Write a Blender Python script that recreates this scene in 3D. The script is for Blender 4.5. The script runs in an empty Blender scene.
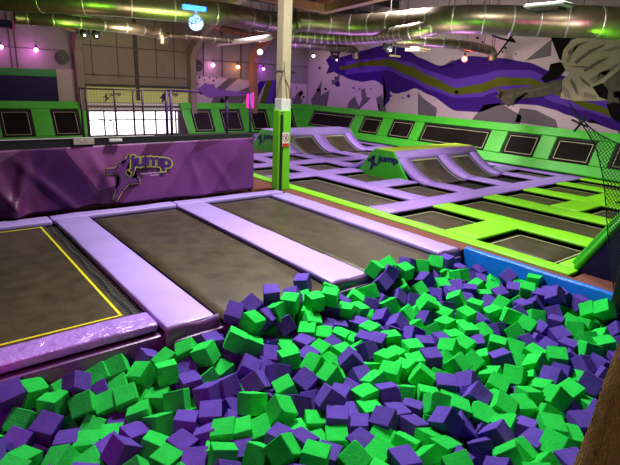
FOAM="P 301 3661 -164 513 319 324;G 604 3652 -263 617 560 542;G 772 3659 -365 600 584 124;P 720 3589 -200 71 246 325;P 884 3562 -333 270 369 463;G 918 3674 -250 527 355 296;G 441 3675 -213 612 602 338;G 545 3521 -261 360 152 427;P 311 3694 -349 320 159 12;P 438 3692 -396 560 166 89;G 719 3440 -299 399 23 287;G 877 3394 -338 446 591 149;P 178 3676 -379 187 466 454;G 336 3486 -307 472 563 66;P 460 3363 -322 505 287 242;P 271 3334 -347 269 339 545;G 744 3291 -426 178 580 66;P 547 3200 -400 115 474 157;G 658 3107 -402 86 471 24;P 376 3250 -460 251 385 123;G 812 3098 -412 113 469 472;P 754 2922 -363 280 173 296;G 470 3024 -380 534 106 606;P 149 3252 -410 392 381 610;G 262 3107 -339 494 496 34;P 1302 3685 -248 577 9 476;P 1431 3679 -371 573 176 111;G 1408 3532 -219 310 584 19;G 1594 3520 -175 522 290 119;G 1673 3354 -142 2 583 537;P 1799 3486 -152 154 10 466;P 1965 3526 -250 94 612 454;G 1050 3655 -215 219 401 81;P 1142 3662 -370 557 311 513;G 1184 3492 -236 589 293 523;G 1336 3350 -195 331 129 466;P 1528 3382 -280 254 518 375;G 1614 3198 -295 280 251 464;G 1763 3220 -282 480 496 325;G 1015 3511 -308 243 416 46;P 1457 3203 -272 159 315 147;P 1510 2984 -265 511 515 159;P 1672 3010 -269 303 215 164;G 1008 3329 -297 349 607 602;G 1202 3217 -324 54 482 192;G 1286 3066 -275 357 218 130;G 1031 3131 -333 270 183 231;G 1093 2940 -322 418 209 124;P 1422 2798 -292 489 176 439;G 1324 2968 -396 176 213 141;P 1242 2816 -309 454 172 75;P 1325 2653 -337 293 345 254;P 778 2769 -271 628 90 337;P 916 2940 -348 450 316 175;G 981 2757 -336 545 192 623;P 1127 2659 -340 338 6 40;G 1287 2450 -337 618 134 404;P 1619 2863 -380 420 255 167;G 1414 2570 -302 569 492 313;P 1917 3340 -275 481 311 492;G 2058 3263 -152 278 515 608;P 2164 3161 -235 363 22 576;G 2439 3293 -295 90 457 225;G 2348 3117 -256 23 145 310;P 2536 3140 -244 166 144 203;P 1923 3094 -240 353 418 203;G 2261 2973 -208 255 451 501;P 2463 2962 -269 302 17 337;P 2069 2878 -234 539 402 404;G 2381 2776 -216 335 255 26;G 2564 2786 -282 27 548 569;P 2782 3002 -280 34 20 480;P 1853 2863 -226 561 252 170;P 2216 2701 -266 240 414 101;G 2393 2606 -236 294 358 327;G 2018 2686 -255 8 509 273;G 1702 2677 -236 274 353 176;G 1816 2469 -220 220 530 552;P 2136 2489 -303 569 58 2;P 1972 2498 -266 554 85 392;P 2295 2552 -383 468 84 40;G 1991 2285 -312 448 464 283;P 2331 2403 -290 352 456 7;P 2080 2154 -233 591 469 592;P 1545 2686 -373 318 364 576;G 1521 2517 -316 481 497 256;G 1637 2450 -310 283 341 440;G 1827 2316 -334 440 463 473;G 1473 2215 -276 377 305 515;G 1555 2072 -164 396 236 568;P 1424 2377 -354 358 175 295;P 1657 2256 -264 478 621 201;G 1873 2142 -340 88 460 509;G 1975 2033 -273 451 152 544;G 1666 1904 -173 595 140 345;P 1714 2098 -222 624 600 333;P 1819 1956 -279 96 469 109;G 1252 2306 -233 332 36 119;P 2689 2672 -219 545 310 413;P 2935 2715 -231 488 400 461;G 3269 2737 -235 66 148 490;G 3325 2530 -258 624 7 434;P 3335 2316 -247 553 145 30;G 3619 2338 -254 251 207 290;G 2991 2538 -263 479 461 472;G 2819 2552 -307 95 203 82;G 2852 2359 -249 209 457 2;G 3034 2379 -285 335 162 194;G 3031 2176 -243 506 96 252;G 3231 2145 -342 385 18 525;P 2485 2452 -332 448 601 207;G 2655 2336 -248 189 357 139;P 3114 1994 -263 322 462 68;P 2613 2163 -234 322 353 109;G 2816 2155 -314 185 204 77;G 2468 2258 -258 455 13 137;G 2901 2006 -294 327 288 394;P 2154 2324 -183 32 563 260;P 2246 2242 -320 477 311 267;G 2374 2127 -284 398 478 44;P 2520 1992 -291 180 140 315;P 2700 1988 -326 139 627 518;G 2802 1850 -218 120 395 114;P 2192 2056 -287 309 323 240;P 2333 1945 -224 269 120 621;P 2516 1820 -294 300 288 303;P 2664 1661 -194 413 589 17;G 2241 1872 -294 335 193 369;P 2067 1893 -262 110 461 58;G 2307 1727 -275 495 420 333;G 2501 1667 -288 35 294 468;G 2082 1744 -243 498 189 350;G 1899 1784 -215 586 39 315;G 2287 1519 -232 185 233 167;P 2121 1580 -211 234 167 524;P 3110 2769 -228 159 148 43;P 3711 2507 -290 424 138 243;G 3810 2314 -281 561 137 98;G 3833 2115 -326 309 361 218;P 3855 1942 -253 371 426 512;G 4187 2007 -284 152 405 36;P 4612 1984 -329 41 35 73;P 4458 1815 -277 491 233 309;G 4293 1664 -249 283 130 29;G 4050 1720 -259 114 539 213;G 4074 2126 -261 264 166 465;G 3708 1729 -252 441 241 318;P 3332 1929 -285 249 360 373;G 3625 2084 -278 363 566 597;P 3959 1532 -253 32 238 25;G 3501 1766 -286 235 504 427;P 3167 1743 -233 356 54 510;G 3534 1510 -267 489 29 128;G 3762 1516 -291 25 118 496;G 3671 1369 -235 78 274 426;G 2999 1871 -311 109 496 605;G 2906 1738 -243 173 443 219;G 3046 1627 -295 440 613 195;G 3216 1557 -242 585 31 347;G 3376 1495 -274 571 440 176;G 3470 1323 -297 407 75 313;P 2797 1627 -288 165 550 544;P 2928 1417 -270 478 236 500;P 3198 1356 -312 559 454 410;G 3292 1217 -249 598 494 423;P 2724 1399 -292 38 378 71;G 2472 1523 -250 58 134 357;G 2639 1547 -372 158 246 252;G 2905 1225 -279 353 352 470;G 3111 1087 -229 293 392 316;P 2451 1383 -252 461 588 616;G 2730 1209 -215 43 252 548;G 3426 2109 -243 317 219 491;G 3493 2271 -319 515 361 386;G 4696 1552 -246 92 113 333;G 4913 1497 -242 159 506 229;P 4363 1468 -251 114 395 165;P 4519 1375 -257 42 627 116;G 3902 1356 -279 122 618 138;P 4068 1276 -202 496 47 25;P 3565 1135 -295 607 325 583;P 3015 946 -236 563 461 19;P 5129 1456 -275 404 41 7;G 1694 3526 -310 296 327 340;P 2619 3777 3 333 492 402;P 3070 3852 6 611 298 536;P 2284 3603 28 516 368 318;P 2076 3586 26 270 406 123;G 2167 3422 -25 513 199 543;P 2329 3459 -47 292 57 509;G 2483 3488 -40 308 423 513;G 2651 3504 13 182 490 358;P 2763 3621 2 130 271 544;G 2924 3641 -92 81 512 334;G 2914 3452 -19 475 151 139;G 3100 3440 -13 391 169 461;P 3305 3493 -160 183 196 546;G 2651 3547 -131 544 482 483;P 2518 3397 -140 574 582 600;G 2847 3508 -168 139 143 247;G 3211 3583 -34 126 22 544;P 3055 3506 -150 10 463 62;G 2425 3508 -245 10 49 294;G 2221 3505 -190 355 279 335;P 2049 3470 -148 295 103 300;P 1894 3514 -339 608 90 332;G 1943 3324 -86 188 112 283;P 2271 3341 -266 91 451 400;G 2796 3345 -165 551 117 189;P 2923 3297 -246 187 295 279;G 2670 3249 -202 135 178 372;G 2792 3172 -247 283 497 429;P 2615 3380 -302 602 2 69;P 3177 3456 -321 488 147 234;G 3219 3328 -169 386 476 621;G 2953 3108 -280 588 450 246;G 4268 3717 5 86 375 11;P 4511 3637 -5 514 202 64;G 3991 3678 21 94 520 569;G 4691 3551 -42 116 627 540;P 4115 3549 -3 207 32 95;G 4328 3521 -19 274 129 114;P 4784 3418 -185 283 560 292;P 4565 3394 -143 579 282 463;G 4734 3279 -217 321 594 114;P 5240 3602 -103 160 319 319;G 4949 3361 -204 255 555 285;G 3507 3492 -159 315 522 544;G 3725 3500 -135 260 615 607;P 3927 3493 -70 201 73 525;G 4193 3420 -178 591 408 606;P 3833 3367 -228 575 330 121;P 4030 3334 -226 232 581 65;G 4386 3339 -212 86 21 311;P 4166 3213 -251 379 334 552;P 3629 3382 -233 26 535 84;P 4341 3143 -262 318 47 61;G 3406 3325 -207 404 133 261;G 3555 3286 -322 544 279 513;G 3762 3207 -204 90 531 189;G 3847 3057 -263 452 83 170;P 3579 3136 -263 420 358 355;P 3253 3162 -268 35 159 555;P 3958 2863 -268 399 591 454;G 4091 2977 -168 201 416 213;P 4366 2937 -281 205 607 266;G 4157 2803 -264 496 175 355;P 3601 2955 -257 242 594 45;G 3979 2649 -256 226 482 246;P 3131 3411 -168 597 469 101;P 3051 3252 -265 439 131 239;G 3226 3307 -322 160 1 520;P 3423 2852 -272 500 35 103;G 3034 3028 -323 601 176 489;P 3587 2733 -284 396 548 49;G 3794 2676 -288 587 550 150;P 3091 2904 -269 593 149 165;G 3241 2993 -250 99 467 69;G 4885 3514 -33 17 554 66;P 5452 3538 -252 304 154 297;G 5584 3512 -393 511 151 461;P 5609 3360 -251 489 505 450;P 5476 3241 -305 369 185 448;P 5108 3248 -293 357 509 138;G 5107 3483 -239 513 162 215;G 5152 3311 -180 311 360 149;P 5340 3310 -271 311 239 100;G 5571 3115 -312 333 414 214;P 5584 2908 -158 524 64 36;P 5577 2933 -350 440 23 270;P 5395 2718 -224 325 285 49;G 5603 2599 -115 420 156 606;G 5182 3073 -258 623 217 267;G 5385 2997 -309 298 402 38;P 4901 3188 -244 409 24 238;P 4699 3106 -250 437 179 540;P 4536 3194 -257 379 15 206;G 4583 2952 -232 464 262 519;P 4795 2956 -308 341 358 425;G 5089 2912 -310 617 2 75;P 5237 2799 -280 56 130 13;P 4961 2746 -300 620 94 298;G 4924 2584 -243 554 298 155;G 5570 2758 -241 439 418 72;G 5430 2579 -182 466 444 53;G 5246 2576 -304 549 609 353;P 5286 2403 -267 482 386 195;G 4679 2771 -276 240 160 583;G 4718 2566 -297 435 189 232;P 4910 2405 -275 266 239 422;G 4716 2360 -230 596 27 532;G 4229 2976 -278 139 307 105;G 4364 2668 -255 550 454 67;P 5439 2441 -214 473 486 368;P 5095 2434 -258 37 480 258;G 5020 2241 -283 138 218 65;G 5584 2607 -276 573 134 302;G 5588 2460 -327 198 185 394;P 5437 2253 -125 538 247 248;P 5571 2203 -174 382 311 402;P 5587 2397 -197 469 168 392;G 5514 2237 -298 28 376 522;P 5585 2034 -182 553 137 199;G 5472 1882 -172 405 563 474;G 5574 2091 -338 292 510 544;P 5323 2187 -290 97 585 542;G 5573 1898 -317 75 601 138;G 5467 1746 -100 68 250 260;G 5321 1991 -334 140 66 304;G 5287 1823 -287 48 112 333;G 5428 1757 -322 81 95 178;P 5537 1646 -253 606 276 547;P 5386 1557 -259 587 53 379;P 5085 2054 -293 306 474 28;G 4473 2162 -261 414 384 234;P 4829 1883 -289 79 431 30;G 5096 1848 -274 212 17 193;G 4990 1678 -296 157 389 430;G 5196 1639 -313 445 258 474;G 4688 2170 -260 415 336 489;P 5593 1735 -187 50 608 82;P -226 3095 -199 391 243 299;G 2013 1013 -210 411 198 580;P -50 2937 -196 242 392 540;G 246 1348 -201 521 423 448;G -136 1693 -207 475 369 272;P 308 2653 -196 564 101 81;P 1381 1159 -200 196 147 611;P 2111 1367 -203 333 556 347;G 1097 1084 -200 136 549 554;G 145 2498 -201 78 481 357;G 1423 1644 -193 113 212 461;P 1828 1355 -200 117 381 335;P 1478 1860 -207 333 114 518;P 494 2584 -200 339 433 394;P 53 2691 -200 201 463 250;P 1171 2119 -205 579 288 122;P 771 1506 -211 292 247 597;P 1287 1819 -200 193 559 16;G 177 2859 -200 84 185 465;G 1014 1299 -206 378 261 260;G -91 2030 -200 528 136 495;P -272 3358 -200 234 435 513;G 5412 1292 -203 270 122 151;G -48 3253 -203 155 60 268;P 1692 1622 -191 405 243 601;G 4953 1291 -156 590 488 498;P -257 2571 -200 197 476 33;G 4317 988 -181 12 43 199;G -1 2207 -200 457 20 241;P 4738 1207 -158 374 532 354;G 818 1818 -200 154 54 318;P 453 1009 -200 506 522 389;G 983 1681 -201 113 47 30;P -167 1295 -195 169 335 94;P 5204 1158 -197 389 197 496;P 663 2236 -199 333 482 161;P -289 1850 -215 358 557 10;P 160 2072 -197 586 371 626;P 377 2209 -203 179 307 429;G 66 1746 -185 373 390 543;P 592 1944 -201 102 451 280;G 761 1179 -206 573 596 279;G 345 1677 -195 225 566 591;G 929 2223 -200 485 568 595;G -278 1076 -200 304 226 36;P -202 2270 -202 275 136 455;P 367 1979 -198 384 588 433;G 5579 1004 -200 157 235 314;G 308 2427 -203 337 591 397;G 1699 1072 -201 205 173 362;G 187 1557 -192 54 288 563;P 2522 1161 -200 576 352 342;G 751 2437 -200 208 370 287;P 562 1547 -199 408 599 474;G 86 982 -195 86 108 433;G 1492 1432 -200 612 376 526;G -22 1429 -200 175 153 617;P 5561 1429 -197 551 282 512;P -275 1552 -200 404 490 370;P 4528 1028 -191 429 592 270;P 1162 1563 -199 463 603 26;G 1648 1254 -211 159 225 360;G 2301 1306 -145 286 592 120;P 677 981 -192 192 48 111;G 1218 1361 -192 374 33 591;P -51 2498 -200 477 54 496;G 783 2058 -200 77 325 135;P -45 3475 -200 108 335 555;G 1010 1939 -201 53 131 305;P 4940 1021 -200 600 228 546;P 542 1736 -207 340 284 479;P 245 1141 -194 123 331 21;P 2198 1104 -200 329 626 45;P -27 1149 -210 62 360 585;G 1910 1588 -210 349 604 200;G 620 1346 -203 623 133 485;P 500 2370 -198 211 524 22;P 1867 1175 -179 196 580 485;G 437 1235 -204 305 237 593;G 2659 989 -190 123 120 39;P -294 2881 -200 420 574 81;G 4721 1011 -207 479 481 128;G 5344 1003 -203 327 360 35;P 93 3111 -191 594 83 94;P 901 1011 -191 442 314 493;G 4107 1009 -183 405 60 284;G 3953 1000 -323 615 193 115;G 4207 1079 -319 557 53 256;P 4444 1150 -353 625 541 83;P 3796 1066 -252 54 303 430;G 3643 954 -266 509 125 268;G 4250 2400 -310 284 191 427;P 4460 2353 -321 338 261 484;P 3422 955 -337 187 378 491;P 4647 1265 -327 213 20 1;G 3904 1204 -333 69 460 228;G 4077 2450 -274 15 161 596;G 605 3479 -441 351 270 610;P 4687 1732 -300 608 157 453;P 4523 2585 -339 513 535 574;G 3634 1891 -317 472 43 192;P 4143 1533 -291 126 400 343;P 4842 1339 -308 610 150 79;P 4004 2289 -316 19 125 561;P 903 3211 -422 185 473 85;P 1134 2461 -333 318 445 93;P 3722 1272 -349 179 556 489;P 4867 2066 -318 315 91 260;G 3883 1676 -342 461 379 208;P 3519 2539 -280 481 159 409;G 1134 3384 -397 472 523 361;G 881 2784 -483 378 531 511;G 3153 2582 -302 615 142 618;P 2918 1550 -377 127 243 470;G 4169 2606 -317 150 284 401;P 4318 1251 -245 558 527 578;P 1894 2750 -361 548 547 618;G 172 3487 -406 471 96 361;G 1820 2976 -384 282 428 181;G 4195 1391 -313 580 178 288;P 4097 1171 -357 108 577 564;G 3373 1126 -316 173 299 237;G 4056 1870 -335 573 553 72;P 1042 3022 -494 293 35 521;P 1362 3348 -391 528 590 511;G 2875 1042 -252 265 237 414;P 2655 2515 -299 290 426 165;G 605 2865 -373 288 612 164;P 2071 3055 -304 206 48 582;G 3218 2395 -292 466 145 567;G 3346 1697 -342 573 131 79;G 1289 3518 -411 553 601 341;G 4260 1852 -293 457 12 308;P 405 3490 -478 50 83 35;G 2534 2648 -345 337 361 270;G 3780 2874 -325 450 52 146;P 1736 3382 -315 474 333 184;G 4036 3065 -311 112 566 220;G 995 2563 -330 125 159 482;G 2611 2992 -265 188 139 50;G 3898 2486 -306 449 479 141;P 4506 1627 -325 96 604 354;P 3431 3043 -341 578 599 378;G 1448 3105 -413 204 99 467;G 1755 2591 -386 510 206 166;G 2764 2841 -271 416 465 213;G 3089 1460 -291 565 454 562;P 4971 3037 -256 158 165 217;G 1291 2769 -495 374 15 62;G 2933 2843 -314 298 397 511;P 5429 2762 -383 64 186 273;P 2304 2904 -341 342 505 182;P 3595 1639 -368 242 545 11;G 2704 1794 -334 320 68 76;P 5402 2332 -400 557 418 292;P 2562 2168 -401 509 600 365;P 3099 1214 -289 101 122 557;P 3376 2681 -346 488 66 281;P 4403 2015 -300 328 58 456;P 3196 1859 -340 568 599 233;P 4438 2826 -378 81 39 102"
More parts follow.
